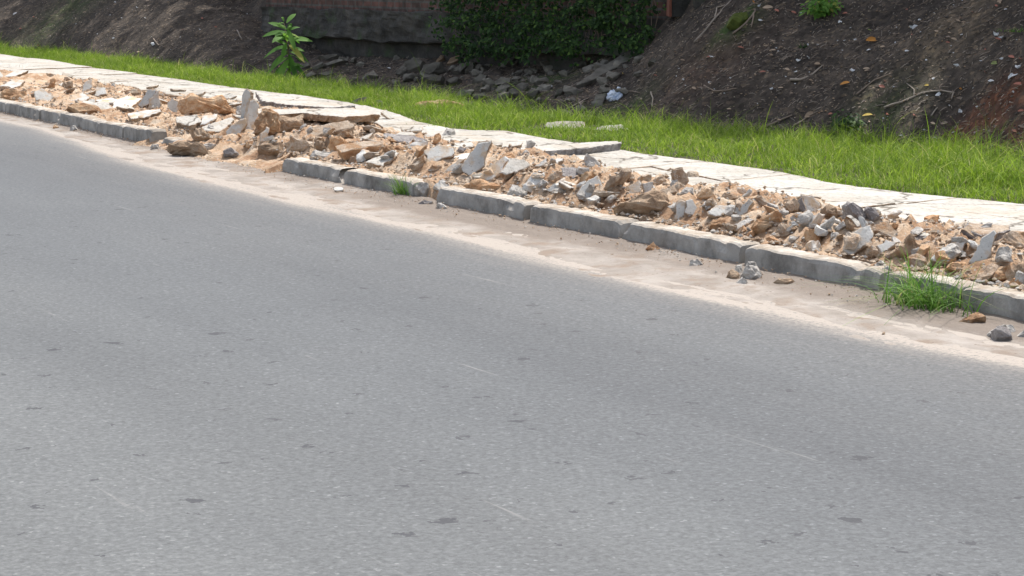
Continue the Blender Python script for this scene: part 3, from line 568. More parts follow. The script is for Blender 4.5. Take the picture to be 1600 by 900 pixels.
lump(2, [(715,430),(740,410),(790,395),(800,450),(740,450)], .07, 'clod', 'rusty lump left of the tan block')
lump(2, [(450,430),(500,410),(560,420),(550,455),(480,455)], .08, 'mortar', 'pale lump lying on the mud ridge')
lump(2, [(1130,490),(1160,470),(1330,475),(1370,505),(1250,520),(1140,510)], .08, 'mortar', 'white mortar crust behind the broken end of the kerb', tilt=30)
# --- middle stretch
frag(3, [(633,292),(740,250),(830,270),(852,300),(820,332),(640,392),(656,350)], 40, -10, .04, 'broad grey plate tilted towards the road left of the leaning pair')
frag(3, [(890,405),(955,320),(1010,240),(1100,220),(1086,272),(1056,330),(1050,392),(962,462),(896,440)], 60, -15, .035, 'tall textured grey plate leaning up beside the pavement')
frag(3, [(1024,482),(1110,380),(1198,328),(1222,345),(1180,412),(1150,466),(1100,496),(1040,492)], 52, -30, .045, 'smooth grey plate leaning right of the tall textured one')
frag(3, [(1165,442),(1230,342),(1330,358),(1372,386),(1340,422),(1195,462)], 42, 15, .05, 'beige blocky plate behind the smooth leaning plate', PB)
lump(3, [(728,232),(772,170),(790,128),(840,134),(852,222),(770,248)], .08, 'mortar', 'white pointed lump standing on the pavement edge')
lump(3, [(690,235),(705,180),(745,165),(750,200),(715,245)], .05, 'clod', 'small orange lump left of the white pointed lump')
frag(3, [(233,366),(440,288),(462,310),(365,380),(350,400)], 18, -10, .05, 'white topped shard lying on orange soil near the kerb', PB)
frag(3, [(770,362),(900,312),(985,305),(960,338),(850,362)], 14, 0, .03, 'thin pale flake between the broad plate and tall plate')
frag(3, [(785,432),(872,350),(912,352),(832,436)], 48, -20, .025, 'narrow grey shard left of the tall textured plate')
lump(3, [(640,430),(700,385),(765,400),(770,430),(690,440)], .07, 'broken', 'brown lump below the broad grey plate')
frag(3, [(340,190),(370,172),(560,186),(650,212),(560,240),(440,225)], 18, 10, .05, 'dark purplish broken slab edge at the pavement front', [M['dark'], M['dark']])
lump(3, [(850,300),(870,270),(950,272),(960,310),(900,315)], .07, 'dark', 'dark lump under the pavement edge behind the tall plate')
frag(3, [(780,260),(840,236),(970,232),(975,262),(870,272)], 12, 0, .03, 'thin white plate lying behind the broad grey plate', PB)
lump(3, [(548,522),(620,506),(684,514),(672,600),(640,632),(588,606)], .12, 'mortar', 'broken wedge of kerb stuck beside the small grass tuft')
lump(3, [(590,650),(640,634),(712,656),(690,684),(606,684)], .08, 'dark', 'flat grey stone in the gutter below the broken kerb wedge', tilt=45)
lump(3, [(718,660),(752,648),(802,704),(742,714)], .06, 'mortar', 'pale pebble in the gutter right of the flat grey stone', tilt=45)
lump(3, [(1236,682),(1348,666),(1312,732),(1282,766),(1258,742)], .08, 'mortar', 'whitish chunk wedged in the joint between two long kerbstones')
lump(3, [(530,400),(590,340),(640,320),(655,355),(620,400),(560,420)], .08, 'broken', 'brown lump left of the broad grey plate', tilt=50)
lump(3, [(300,350),(330,270),(400,230),(500,250),(540,330),(450,350)], .1, 'clod', 'orange earth heap behind the white topped shard', tilt=50, amp=.2)
lump(3, [(1190,580),(1240,540),(1330,550),(1410,590),(1300,610)], .06, 'mortar', 'pale crust on top of the kerb left of the wedged chunk', tilt=25)
lump(3, [(900,520),(960,500),(1080,520),(1180,560),(1000,560)], .06, 'clod', 'orange sandy crust behind the kerb below the smooth plate', tilt=25)
frag(3, [(1320,530),(1400,480),(1470,440),(1470,460),(1400,540)], 45, -15, .03, 'grey shard leaning left of the jumble of blocks')
frag(3, [(1400,402),(1470,350),(1496,340),(1490,375),(1440,404)], 45, -20, .03, 'small grey plate below the dark slab edge')
frag(3, [(1440,398),(1560,345),(1600,345),(1600,362),(1500,400)], 20, 0, .03, 'pale long flake below the lifted slab')
# --- the heap right of the middle
frag(4, [(358,372),(440,272),(510,238),(542,350),(470,388),(380,402)], 58, 0, .045, 'large grey face of a block beneath the white peaked lump')
frag(4, [(254,190),(330,178),(422,208),(335,262),(268,240)], 32, 0, .04, 'grey brown plate left of the white peaked lump', [M['dark'], M['broken']])
lump(4, [(376,175),(428,78),(492,112),(542,172),(500,205),(420,205)], .1, 'mortar', 'bright white peaked lump at the top of the heap')
lump(4, [(538,322),(598,250),(702,180), (720,205),(650,290),(580,345)], .08, 'broken', 'oblong brown block pointing up right, left of the arch of lumps', yaw=-20)
lump(4, [(652,250),(722,200),(762,258),(700,290)], .08, 'mud', 'tan rounded block at the tip of the oblong brown block')
lump(4, [(884,332),(898,262),(960,222),(990,270),(930,318)], .08, 'broken', 'left foot of the arch of lumps on the pavement edge')
lump(4, [(955,225),(1010,193),(1045,200),(1040,256),(985,252)], .08, 'mud', 'brown lump bridging the arch of lumps')
frag(4, [(1030,205),(1096,190),(1132,232),(1124,320),(1062,342),(1036,310)], 76, 12, .07, 'pale upright block in the middle of the arch of lumps', [M['broken'], M['mud']])
lump(4, [(1128,208),(1202,208),(1212,292),(1170,312),(1128,300)], .08, 'broken', 'brown right foot of the arch of lumps')
frag(4, [(658,372),(702,320),(790,278),(812,300),(802,356),(732,388)], 52, -10, .04, 'grey plate lying left below the arch of lumps')
frag(4, [(820,292),(886,284),(882,362),(820,368)], 70, 10, .05, 'mottled grey block directly left of the arch of lumps', [M['mortar'], M['broken']])
lump(4, [(68,312),(130,262),(166,290),(100,334)], .05, 'mortar', 'small pale cobble left of the heap')
lump(4, [(220,342),(280,300),(334,312),(280,368)], .05, 'mortar', 'pale cobble directly above the kerb left of the large grey face')
frag(4, [(150,345),(205,300),(250,300),(200,362)], 50, -20, .03, 'small grey plate between two pale cobbles')
frag(4, [(0,300),(60,225),(120,230),(90,270),(30,318)], 50, -25, .03, 'grey slanting plate at the left side of the heap')
lump(4, [(160,250),(220,200),(262,210),(250,260),(190,290)], .06, 'broken', 'brown block left of the grey brown plate')
lump(4, [(320,350),(400,230),(450,205),(480,240),(420,280),(360,350)], .08, 'clod', 'orange brown block between grey plate and the large grey face', yaw=-20)
lump(4, [(564,402),(610,368),(642,388),(592,428)], .04, 'mortar', 'whitish chip at the left end of the big brown clod')
lump(4, [(600,425),(690,372),(880,365),(1000,410),(1045,480),(980,530),(780,490),(640,468)], .18, 'mud', 'big brown earth clod lying behind the kerb', tilt=50, amp=.14)
frag(4, [(868,386),(1028,318),(1052,350),(900,394)], 35, -20, .02, 'thin brown shard lying on the big brown clod', [M['broken'], M['broken']])
frag(4, [(1040,545),(1068,420),(1114,428),(1100,545)], 72, -20, .03, 'narrow grey plate right of the big brown clod')
frag(4, [(1112,500),(1120,415),(1160,408),(1212,490),(1180,525)], 62, 20, .03, 'grey plate with pebbles right of the narrow one')
frag(4, [(1272,492),(1330,444),(1452,452),(1462,520),(1320,528)], 42, 0, .05, 'smooth white plate facing the road right of the arch')
frag(4, [(1456,522),(1480,450),(1560,400),(1592,430),(1542,492),(1490,528)], 60, -20, .045, 'grey angular plate right of the smooth white plate')
frag(4, [(1436,604),(1560,530),(1592,550),(1480,614)], 35, -20, .03, 'ribbed thin shard lying behind the kerb', [M['mortar'], M['broken']])
lump(4, [(1340,410),(1380,362),(1440,362),(1500,400),(1480,440),(1380,430)], .09, 'mud', 'brown clod on the pavement edge above the smooth white plate')
lump(4, [(1200,380),(1230,330),(1290,340),(1330,400),(1240,410)], .08, 'clod', 'orange clod right of the arch of lumps')
lump(4, [(1080,370),(1110,320),(1170,320),(1180,380),(1120,400)], .07, 'mortar', 'mottled lump below the arch of lumps')
lump(4, [(1280,600),(1300,540),(1400,550),(1420,600)], .06, 'clod', 'rust red clod below the smooth white plate', tilt=45)
# --- tallest heap
lump(5, [(282,185),(318,168),(432,240),(385,284),(318,262)], .08, 'broken', 'brown pointed lump at the left end of the tallest heap')
lump(5, [(508,262),(600,198),(644,250),(640,300),(560,332)], .09, 'broken', 'beige rounded block on the tallest heap')
frag(5, [(692,312),(664,182),(742,175),(812,262),(762,314)], 62, 10, .05, 'pale plate standing on top of the tallest heap')
frag(5, [(628,232),(668,188),(702,302),(652,292)], 70, -30, .03, 'dark plate side by side with the pale standing plate', [M['dark'], M['broken']])
lump(5, [(815,262),(880,232),(952,290),(962,352),(830,354)], .1, 'mud', 'large beige block right of the pale standing plate')
lump(5, [(998,252),(1028,204),(1162,290),(1200,342),(1152,412),(1060,342)], .1, 'dark', 'left one of two dark grey lumps on the pavement', amp=.1)
lump(5, [(1155,292),(1178,250),(1262,300),(1292,372),(1202,402)], .1, 'dark', 'right one of two dark grey lumps on the pavement', amp=.1)
frag(5, [(1000,332),(1048,330),(1142,412),(1090,424)], 35, 20, .03, 'thin white shard leaning under the left dark lump', PB)
lump(5, [(1000,340),(1085,420),(1060,460),(1010,440)], .07, 'mud', 'brown block below the thin white shard')
frag(5, [(984,602),(1020,500),(1120,430),(1202,408),(1212,500),(1170,562),(1062,642)], 52, -8, .06, 'largest smooth grey plate above the kerb')
frag(5, [(1206,402),(1330,376),(1424,462),(1400,522),(1292,470),(1208,452)], 40, 15, .07, 'beige fractured block on the right of the largest grey plate', [M['broken'], M['broken']])
frag(5, [(1248,572),(1320,524),(1392,538),(1340,602),(1290,622)], 48, -8, .04, 'small smooth grey plate right of the largest one')
lump(5, [(1340,612),(1440,530),(1500,490),(1590,560),(1590,680),(1480,702),(1400,652)], .16, 'mud', 'big brown clod behind the big grass tuft')
lump(5, [(920,432),(990,368),(1012,420),(950,454)], .05, 'mortar', 'light chip left of the largest grey plate')
lump(5, [(458,482),(480,400),(592,400),(572,500),(500,522)], .09, 'broken', 'squat lump with a pale cap at the front of the tallest heap')
lump(5, [(688,542),(700,440),(822,440),(832,542),(760,574)], .11, 'clod', 'round rusty clod at the front of the tallest heap')
lump(5, [(540,548),(562,498),(652,500),(622,542)], .05, 'mortar', 'white flat chip before the rusty clod', tilt=40)
lump(5, [(690,392),(792,368),(792,430),(700,442)], .07, 'mortar', 'bluish grey block in the middle of the tallest heap')
lump(5, [(368,352),(450,280),(522,320),(512,382),(420,392)], .1, 'clod', 'smooth brown clod left in the tallest heap')
frag(5, [(118,434),(250,350),(272,380),(150,444)], 40, -20, .03, 'long ribbed shard at the left foot of the tallest heap', [M['mortar'], M['broken']])
lump(5, [(600,330),(640,300),(680,330),(660,380),(610,380)], .06, 'mortar', 'small white block below the beige rounded block')
lump(5, [(800,440),(840,390),(880,420),(890,470),(830,480)], .06, 'broken', 'brown chip above the rusty clod')
lump(5, [(880,520),(900,455),(960,460),(960,520)], .06, 'mortar', 'grey chip left below the largest grey plate')
lump(5, [(270,440),(300,380),(400,370),(450,430),(380,480)], .09, 'clod', 'ochre clod left of the squat lump')
lump(5, [(1170,640),(1180,580),(1240,570),(1270,640),(1210,670)], .08, 'broken', 'reddish lump under the largest grey plate')
lump(5, [(760,170),(800,160),(860,200),(850,240),(800,225)], .07, 'clod', 'orange lump on the pavement behind the pale standing plate')
lump(5, [(1270,745),(1335,718),(1385,760),(1325,812),(1280,800)], .06, 'mortar', 'mortar lump on the kerb joint left of the big grass tuft')
# --- right end
frag(6, [(640,272),(700,182),(850,134),(862,160),(800,230),(740,292)], 44, -8, .05, 'wide grey plate just right above the big grass tuft')
frag(6, [(878,285),(960,130),(1030,80),(1046,100),(1010,200),(962,292),(900,294)], 64, -12, .05, 'tall grey plate leaning near the right edge')
frag(6, [(815,72),(870,48),(965,120),(940,142),(868,102)], 25, 15, .05, 'dark overhanging slab corner left of the tall plate', [M['mud'], M['dark']])
frag(6, [(870,38),(1140,52),(1135,76),(1040,100),(960,112),(880,82)], 6, 0, .05, 'dusty brown slab piece on the pavement near the right edge', [M['broken'], M['dark']], off=.06)
lump(6, [(1040,165),(1100,90),(1240,85),(1270,150),(1240,232),(1130,235)], .14, 'broken', 'big mottled block at the right edge, highest of its heap')
lump(6, [(978,392),(1018,300),(1142,308),(1142,412),(1040,420)], .1, 'clod', 'orange brown clod below the big mottled block')
lump(6, [(1140,312),(1227,288),(1290,330),(1240,400),(1150,382)], .1, 'mud', 'brown block at the right edge behind the kerb')
lump(6, [(1050,250),(1070,190),(1150,190),(1150,260),(1090,280)], .07, 'mortar', 'light grey chip in a cavity of the right heap')
lump(6, [(710,330),(760,280),(860,270),(880,340),(800,350)], .08, 'clod', 'rusty clod below the wide grey plate')
lump(6, [(740,150),(770,112),(820,120),(840,150),(780,165)], .06, 'broken', 'reddish lump on the slab left of the dark overhang')
lump(6, [(1026,712),(1058,674),(1130,690),(1162,782),(1100,804),(1036,792)], .08, 'dark', 'dark grey stone in the gutter at the right edge', amp=.08)
lump(6, [(1090,684),(1150,674),(1186,742),(1145,750)], .05, 'mortar', 'whitish stone behind the dark grey gutter stone')
lump(6, [(1160,770),(1227,712),(1290,760),(1227,790)], .06, 'mortar', 'white slanting stone in the gutter at the right edge')
lump(6, [(996,738),(1030,704),(1034,762),(1010,772)], .04, 'mortar', 'white chip left of the dark grey gutter stone')
lump(6, [(800,655),(900,612),(960,620),(1000,664),(880,694)], .08, 'clod', 'tan crumb mound in the gutter right of the big grass tuft', tilt=35)
lump(5, [(208,762),(240,690),(302,700),(334,770),(270,812)], .07, 'mortar', 'largest grey mortar lump in the gutter cluster')
lump(5, [(140,790),(155,712),(196,704),(206,790),(170,812)], .06, 'mortar', 'left mortar lump of the gutter cluster')
lump(5, [(140,880),(196,800),(252,845),(228,895)], .06, 'mortar', 'lowest mortar lump of the gutter cluster')
lump(5, [(296,835),(346,750),(364,786),(325,835)], .05, 'broken', 'brown chip on the right side of the gutter cluster')
lump(4, [(820,770),(866,712),(890,700),(945,752),(960,790),(860,790)], .08, 'clod', 'tan cone shaped mound at the foot of the kerb', tilt=55)
lump(4, [(1140,880),(1150,830),(1200,820),(1240,860),(1200,890)], .05, 'mortar', 'greenish grey lump left of the gutter cluster')
lump(1, [(430,580),(440,548),(465,540),(490,572),(460,588)], .07, 'mortar', 'pale rounded pebble in the gutter at left')
lump(1, [(318,470),(322,455),(345,455),(348,475)], .03, 'mortar', 'white pebble on top of a left kerbstone')
lump(1, [(328,560),(340,540),(375,560),(350,572)], .04, 'clod', 'reddish pebble in the gutter at left', tilt=45)
lump(4, [(1385,195),(1410,170),(1450,195),(1410,206)], .05, 'mud', 'dark pebble on the pavement beside the grass', tilt=45)
lump(4, [(865,128),(870,110),(905,112),(905,130)], .04, 'broken', 'small brown pebble on the pavement near the lifted slab', tilt=45)
lump(6, [(880,30),(890,12),(915,14),(915,32)], .03, 'mud', 'x', tilt=45) if False else None
lump(4, [(588,800),(600,785),(620,790),(618,806)], .03, 'mud', 'dark pebble in the gutter below the slanting crack', tilt=45)
lump(6, [(316,750),(322,730),(340,732),(340,750)], .02, 'mud', 'dark pebble on the sand left below the big grass tuft', tilt=45)
frag(3, [(0,555),(20,545),(72,545),(70,565),(10,568)], 20, 0, .02, 'flat pale flake in the gutter before the broken kerb end')
lump(3, [(292,596),(300,576),(325,580),(325,604)], .03, 'mortar', 'tiny pale pebble at the kerb foot left of the small grass tuft', tilt=45)
lump(3, [(125,598),(150,575),(190,592),(170,604)], .03, 'mud', 'dark crumb at the kerb foot near the flat pale flake', tilt=40)
lump(5, [(180,800),(230,720),(320,715),(360,790),(330,850),(230,860)], .1, 'mortar', 'rough grey chunk filling the middle of the gutter cluster')
lump(5, [(60,800),(120,760),(180,790),(170,850),(90,850)], .07, 'mud', 'brown crumb mound left of the gutter cluster', tilt=40)
lump(5, [(420,860),(520,810),(620,850),(560,890)], .06, 'mud', 'brown dirt clod at the kerb foot right of the gutter cluster', tilt=35)
# stones in the grass
lump(7, [(1150,660),(1175,630),(1300,622),(1400,650),(1560,700),(1300,705),(1180,695)], .1, 'clod', 'long low tan stone lying in the grass', tilt=40, name='stone', cat='stone')
frag(8, [(680,790),(700,765),(840,755),(930,762),(950,800),(800,812)], 25, 0, .04, 'left one of two pale flat stones in the grass', PB, 'stone', 'stone', 'pale flat stones in the grass')
frag(8, [(1000,808),(1040,785),(1160,778),(1210,808),(1100,822)], 25, 0, .04, 'right one of two pale flat stones in the grass', PB, 'stone', 'stone', 'pale flat stones in the grass')
frag(7, [(-75,415),(-60,430),(-30,440),(10,428),(-10,412)], 20, 0, .04, 'x') if False else None
lump(1, [(1180,195),(1200,180),(1290,180),(1310,205),(1240,215)], .08, 'mud', 'small tan stone in the grass at left', tilt=40, name='stone', cat='stone')
# random smaller pieces of the rubble strip
rs = random.Random(11); protos = []
for mname in ('broken','clod','mortar','mud','conc'):
    for k_ in range(4):
        r_ = random.Random(k_*7+len(protos)); pts = []
        for _ in range(14):
            d = Vector((r_.gauss(0,1), r_.gauss(0,1), r_.gauss(0,1))).normalized(); pts.append((d.x*.5, d.y*r_.uniform(.3,.45), d.z*r_.uniform(.22,.4)))
        protos.append((mname, lump_mesh('rubble_chunk', pts, M[mname], k_*5.3+len(protos), .12, 2)))
stretch = [(9, 10.6, 'in the heap near the right end of the kerb'), (10.6, 12.2, 'in the heap between the arch and the big grass tuft'), (12.2, 13.6, 'in the strip below the lifted slab'), (13.6, 15.2, 'in the strip by the leaning grey plates'), (15.2, 17.4, 'in and around the collapsed gap'), (17.4, 30, 'in the white rubble of the left stretch')]
kindn = {'broken':'brown', 'clod':'orange', 'mortar':'pale grey', 'mud':'earth brown', 'conc':'light grey'}
amin = ab(*P(1640,460).xy)[0]; amax = ab(*P(-20,160).xy)[0]
def cluster_px(): 
    c = rs.choice(HEAPS); return rs.gauss(c[0], c[2]), rs.gauss(c[1]+(8 if c[0] > 880 else 0), c[3])
HEAPS = [(350,200,50,14),(430,225,55,14),(520,220,45,12),(300,205,30,10),(600,240,40,12),(560,210,40,10),(900,285,45,12),(960,300,50,12),(1070,300,40,14),(1180,340,50,14),(1260,345,50,16),(1330,360,45,18),(1290,330,40,10),(1420,400,45,14),(1540,400,45,16),(1590,420,30,14),(1000,320,60,10),(150,160,70,9),(780,265,60,12)]
cnt = 0
while cnt < 235:
    if rs.random() < .78:
        u, v = cluster_px()
        if not -20 < u < 1625: continue
        p = hit(u, v); a, b = ab(p.x, p.y); wk = (b-float(bk(a)))/max(.1, float(bp(a)-bk(a)))
        if wk < .12 or wk > (.86 if a < 14 else 1.1): continue
    else:
        a = amin+(amax-amin)*rs.random()**1.15; wk = rs.uniform(.1, .95); b = float(bk(a))+float(bp(a)-bk(a))*wk
    pr5 = protos[:12]+protos[16:20]+protos[8:12] if a < 15 else protos[:8]*2+protos[8:16] if a < 17.4 else protos[8:]
    mname, me = rs.choice(pr5); s = rs.choice([rs.uniform(.03,.06), rs.uniform(.05,.09), rs.uniform(.08,.13)])*(1 if a < 13.6 else .68)
    x, y = xy(a, b); z = float(vergez(a, b))
    if wk > 1: z = KH+.015
    zn = min([t for t in stretch if t[0] <= a < t[1]] or [stretch[0]], key=lambda t: t[0])
    o = link('rubble_chunk', me, (x, y, z+s*rs.uniform(.1,.4)), (rs.uniform(-.8,.8), rs.uniform(-.8,.8), rs.uniform(0,6.28)), label=f'small {kindn[mname]} chunk {zn[2]}', cat='rubble', group=f'small {kindn[mname]} chunks {zn[2]}')
    o.scale = (s, s*rs.uniform(.8,1.2), s*rs.uniform(.7,1.1)); cnt += 1
for k_ in range(4):
    r_ = random.Random(90+k_); n5 = r_.choice([4,5,5,6]); pl = [(math.cos(6.283*i/n5+r_.uniform(-.35,.35))*.5*r_.uniform(.7,1.1), math.sin(6.283*i/n5+r_.uniform(-.35,.35))*.38*r_.uniform(.7,1.1)) for i in range(n5)]
    protos.append(('conc', slab_mesh('slab_flake', [(x*.2, y*.2) for x, y in pl], .03, 70+k_*3, step=.014, amp=.01, rough=.01, mats=PB)))
for cnt in range(75):
    a = rs.uniform(17.2, 27) if cnt < 48 else rs.uniform(9.2, 17.2); b0_ = float(bk(a)); w_ = float(bp(a))-b0_; fr_ = rs.uniform(.18, 1.1); b = b0_+w_*fr_; x, y = xy(a, b)
    z = max(float(vergez(a, b)), KH+.02 if fr_ > 1 else 0)
    side = 'in the left stretch' if a > 17.2 else 'in the heaps right of the gap'
    o = link('slab_flake', rs.choice(protos[-4:])[1], (x, y, z+.025), (rs.gauss(0,.22), rs.gauss(0,.22), rs.uniform(0,6.28)), label=f'flat pale flake of broken pavement lying {side}', cat='rubble', group=f'flat pale flakes {side}'); sc_ = rs.uniform(.5,1.25); o.scale = (sc_, sc_, rs.uniform(.7,1.2))
def icobits(n, posf, sizef, name, m, label, cat):
    V = []; Fc = []
    base = np.array([(1,0,0),(-1,0,0),(0,1,0),(0,-1,0),(0,0,1),(0,0,-1)], float); fs = [(0,2,4),(2,1,4),(1,3,4),(3,0,4),(2,0,5),(1,2,5),(3,1,5),(0,3,5)]
    for i in range(n):
        p, s = posf(), sizef(); q = base*s*rng.uniform(.5,1.2,(6,1)); th = rng.uniform(0,6.28); c_, s_ = math.cos(th), math.sin(th)
        q = q @ np.array([[c_,s_,0],[-s_,c_,0],[0,0,1]]); q[:, 2] *= .7; o = len(V); V += [tuple(v) for v in q+np.array(p)]; Fc += [tuple(o+j for j in f) for f in fs]
    link(name, mesh(name, V, Fc, m), kind='stuff', label=label, cat=cat)
N_ = 12000; ra = amin-1.5+(amax-amin+2.5)*rng.random(N_)**1.2; rf = rng.uniform(.04, 1.0, N_); rb = bk(ra)+.06+(bp(ra)-bk(ra))*rf; rx, ry = xy(ra, rb)
rz = np.maximum(vergez(ra, rb), np.where((rf > 1) | (rf < .12), KH+.005, 0))+.004; rpool = np.stack([rx, ry, rz], -1); ri = [0]
def pos_rub(): ri[0] += 1; return rpool[ri[0] % N_]
icobits(8500, pos_rub, lambda: float(rng.uniform(.004,.018)*(1 if rng.random() > .15 else 1.5)), 'rubble_grit', M['broken'], 'crumbs and grit strewn between kerb and pavement slabs', 'grit')
icobits(3200, pos_rub, lambda: float(rng.uniform(.004,.017)), 'mortar_crumbs', M['mortar'], 'pale mortar crumbs strewn among the rubble', 'grit')
def pos_gut():
    a = amin+(amax-amin)*rng.random()**1.2; f = abs(rng.normal(0, .2)); b = float(bk(a))-.01-(float(bk(a))-float(be(a)))*f; x, y = xy(a, b); return (x, y, .016+.012*max(0, 1-f*4))
icobits(1100, pos_gut, lambda: float(rng.uniform(.0015,.006)*(1 if rng.random() > .06 else 1.8)), 'gutter_grit', M['mud'], 'small dark crumbs scattered on the gutter sand', 'grit')
icobits(220, pos_gut, lambda: float(rng.uniform(.002,.008)), 'gutter_pebble_grit', M['mortar'], 'small pale crumbs scattered on the gutter sand', 'grit')
# ------------------------------------------------------------------ grass
def blades(n, rootf, hf, wf, lean, m, name, seg=3, curl=1.0, **kw):
    V = np.zeros((n, 2*seg+1, 3)); 
    for i in range(n):
        p = rootf(); h = hf(p); w_ = wf(); th = rng.uniform(0, 6.283); ln = abs(rng.normal(lean, lean*.5))*curl; d = np.array([math.cos(th), math.sin(th)]); s = np.array([-d[1], d[0]])
        fc = rng.uniform(0, 3.14); s = np.array([math.cos(fc), math.sin(fc)])
        for k_ in range(seg+1):
            t = k_/seg; hx = d*ln*h*t*t*1.2; z = h*(t-ln*.45*t*t)
            if k_ < seg:
                ww = w_*(1-t*.75)*.5; V[i, 2*k_] = (p[0]+hx[0]-s[0]*ww, p[1]+hx[1]-s[1]*ww, p[2]+z); V[i, 2*k_+1] = (p[0]+hx[0]+s[0]*ww, p[1]+hx[1]+s[1]*ww, p[2]+z)
            else: V[i, 2*seg] = (p[0]+hx[0], p[1]+hx[1], p[2]+z)
    ls = []; lt = []
    base = np.arange(n)*(2*seg+1)
    quads = [np.stack([base+2*k_, base+2*k_+1, base+2*k_+3, base+2*k_+2], -1) for k_ in range(seg-1)]
    tri = np.stack([base+2*seg-2, base+2*seg-1, base+2*seg], -1)
    loops = np.concatenate([q.ravel() for q in quads]+[tri.ravel()]); nq = n*(seg-1)
    starts = np.concatenate([np.arange(nq)*4, nq*4+np.arange(n)*3])
    me = bpy.data.meshes.new(name); me.vertices.add(n*(2*seg+1)); me.vertices.foreach_set('co', V.ravel().astype('f'))
    me.loops.add(len(loops)); me.loops.foreach_set('vertex_index', loops.astype('i')); me.polygons.add(len(starts)); me.polygons.foreach_set('loop_start', starts.astype('i'))
    me.update(calc_edges=True); me.validate(); me.materials.append(m); return me
ga0, ga1 = ab(*P(1700,330,KH).xy)[0], ab(*P(-40,80,KH).xy)[0]
stones_px = [P(880,197,KH), P(690,168,KH)]
N_ = 330000; pa = ga0-2.5+(ga1-ga0+4)*rng.random(N_)**1.15; pf = rng.random(N_); q0 = bs(pa); q1 = bgk(pa); pbb = q0-.03+.05*fbm(pa*3, pa*0, 3)+(q1-q0+.09)*pf
nar = (q1-q0) < .12; pbb = np.where(nar, q0+rng.uniform(-.005,.14,N_), pbb); px_, py_ = xy(pa, pbb); pz_ = vergez(pa, pbb)-.005
keep = np.ones(N_, bool); keep &= ~((fbm(px_*1.7, py_*1.7, 2) < -.45) & (rng.random(N_) < .5))
keep &= ~((((px_-stones_px[1].x)**2/.5+(py_-stones_px[1].y)**2/.3) < .25) & (rng.random(N_) < .75))
keep &= ~((((px_-stones_px[0].x)**2+(py_-stones_px[0].y)**2) < .12) & (rng.random(N_) < .6))
pool = np.stack([px_, py_, pz_, pf], -1)[keep]; pi_ = [0]
def groot(): pi_[0] += 1; return pool[pi_[0] % len(pool)]
def gh(p):
    n_ = .85+.7*pn(Vector((p[0]*2.1, p[1]*2.1, 9)))+.4*pn(Vector((p[0]*7, p[1]*7, 2)))
    far = 1-.12*sm((p[1]-17)/8)
    near = 1+.5*sm((16-p[1])/3.5)
    return float((.055+.135*p[3]**.8)*n_*far*near*rng.uniform(.55, 1.35))
me = blades(82000, groot, gh, lambda: rng.uniform(.0035,.009), .8, M['grass'], 'grass')
link('grass', me, kind='stuff', label='bright green grass strip between pavement and dark bank', cat='grass')
def groot2():
    p = groot()
    while p[3] < .15: p = groot()
    return p
me = blades(3800, groot2, lambda p: gh(p)*rng.uniform(1.2,2.0), lambda: rng.uniform(.003,.007), .8, M['grass'], 'tall_grass', seg=5)
link('tall_grass', me, kind='stuff', label='taller grass blades standing out along the back of the grass strip', cat='grass')
def tuft(u, v, n, r, h, label, m='tuft', lean=.9, z=None, name='grass_tuft', seg=6, wd=(.003,.007), el=1.6):
    c = hit(u, v); kx, ky = Ax
    def rt():
        s_, t_ = rng.normal(0, r*el*.5), rng.normal(0, r*.35)
        return (kx*s_+Bx[0]*t_, ky*s_+Bx[1]*t_, 0.0)
    me = blades(n, rt, lambda p: h*rng.uniform(.45,1.1), lambda: rng.uniform(*wd), lean, M[m], name, seg=seg)
    return link(name, me, c, label=label, cat='grass tuft')
tuft(1446, 484, 250, .13, .27, 'big green grass tuft growing in front of the kerb at right', lean=1.05, wd=(.004,.009), seg=7)
tuft(1450, 476, 50, .12, .27, 'upright seeding grass stalks behind the big green tuft', lean=.25, wd=(.002,.004), el=2)
tuft(630, 310, 130, .05, .17, 'small green grass tuft in the kerb joint at the middle', lean=.5)
tuft(155, 138, 45, .07, .1, 'dry pale weed growing in the rubble at left', 'dry', lean=.7)
tuft(32, 112, 12, .05, .09, 'sparse dry stalks on the pavement near the left edge', 'dry', lean=.5)
tuft(252, 160, 6, .02, .13, 'single dry stalks by the two leaning plates', 'dry', lean=.4)
tuft(640, 204, 9, .04, .09, 'few wiry stalks on the pavement corner by the grass', 'tuft', lean=.4)
tuft(1328, 200, 150, .09, .11, 'dark leafy weed at the foot of the bank behind the grass', 'ivy', lean=.9, wd=(.008,.016))
tuft(1560, 245, 16, .12, .42, 'tall thin grass stalks at the right edge above the grass', 'tuft', lean=.35, wd=(.003,.005))
tuft(1166, 212, 5, .001, .2, 'single long straw stalk rising from the grass', 'dry', lean=.3)
tuft(1256, 75, 26, .05, .06, 'tiny green weed on the dark bank near white scraps', 'ivy', lean=.9, wd=(.006,.012))
tuft(1350, 57, 20, .05, .05, 'x', 'ivy') if False else None
tuft(1590, 50, 60, .12, .05, 'low green weed patch on the bank at the right edge', 'tuft', lean=1.0, wd=(.004,.009))
tuft(1545, 290, 160, .16, .12, 'broad leaved green weed in the grass at the right edge', 'grass', lean=1.0, wd=(.012,.024), seg=4)
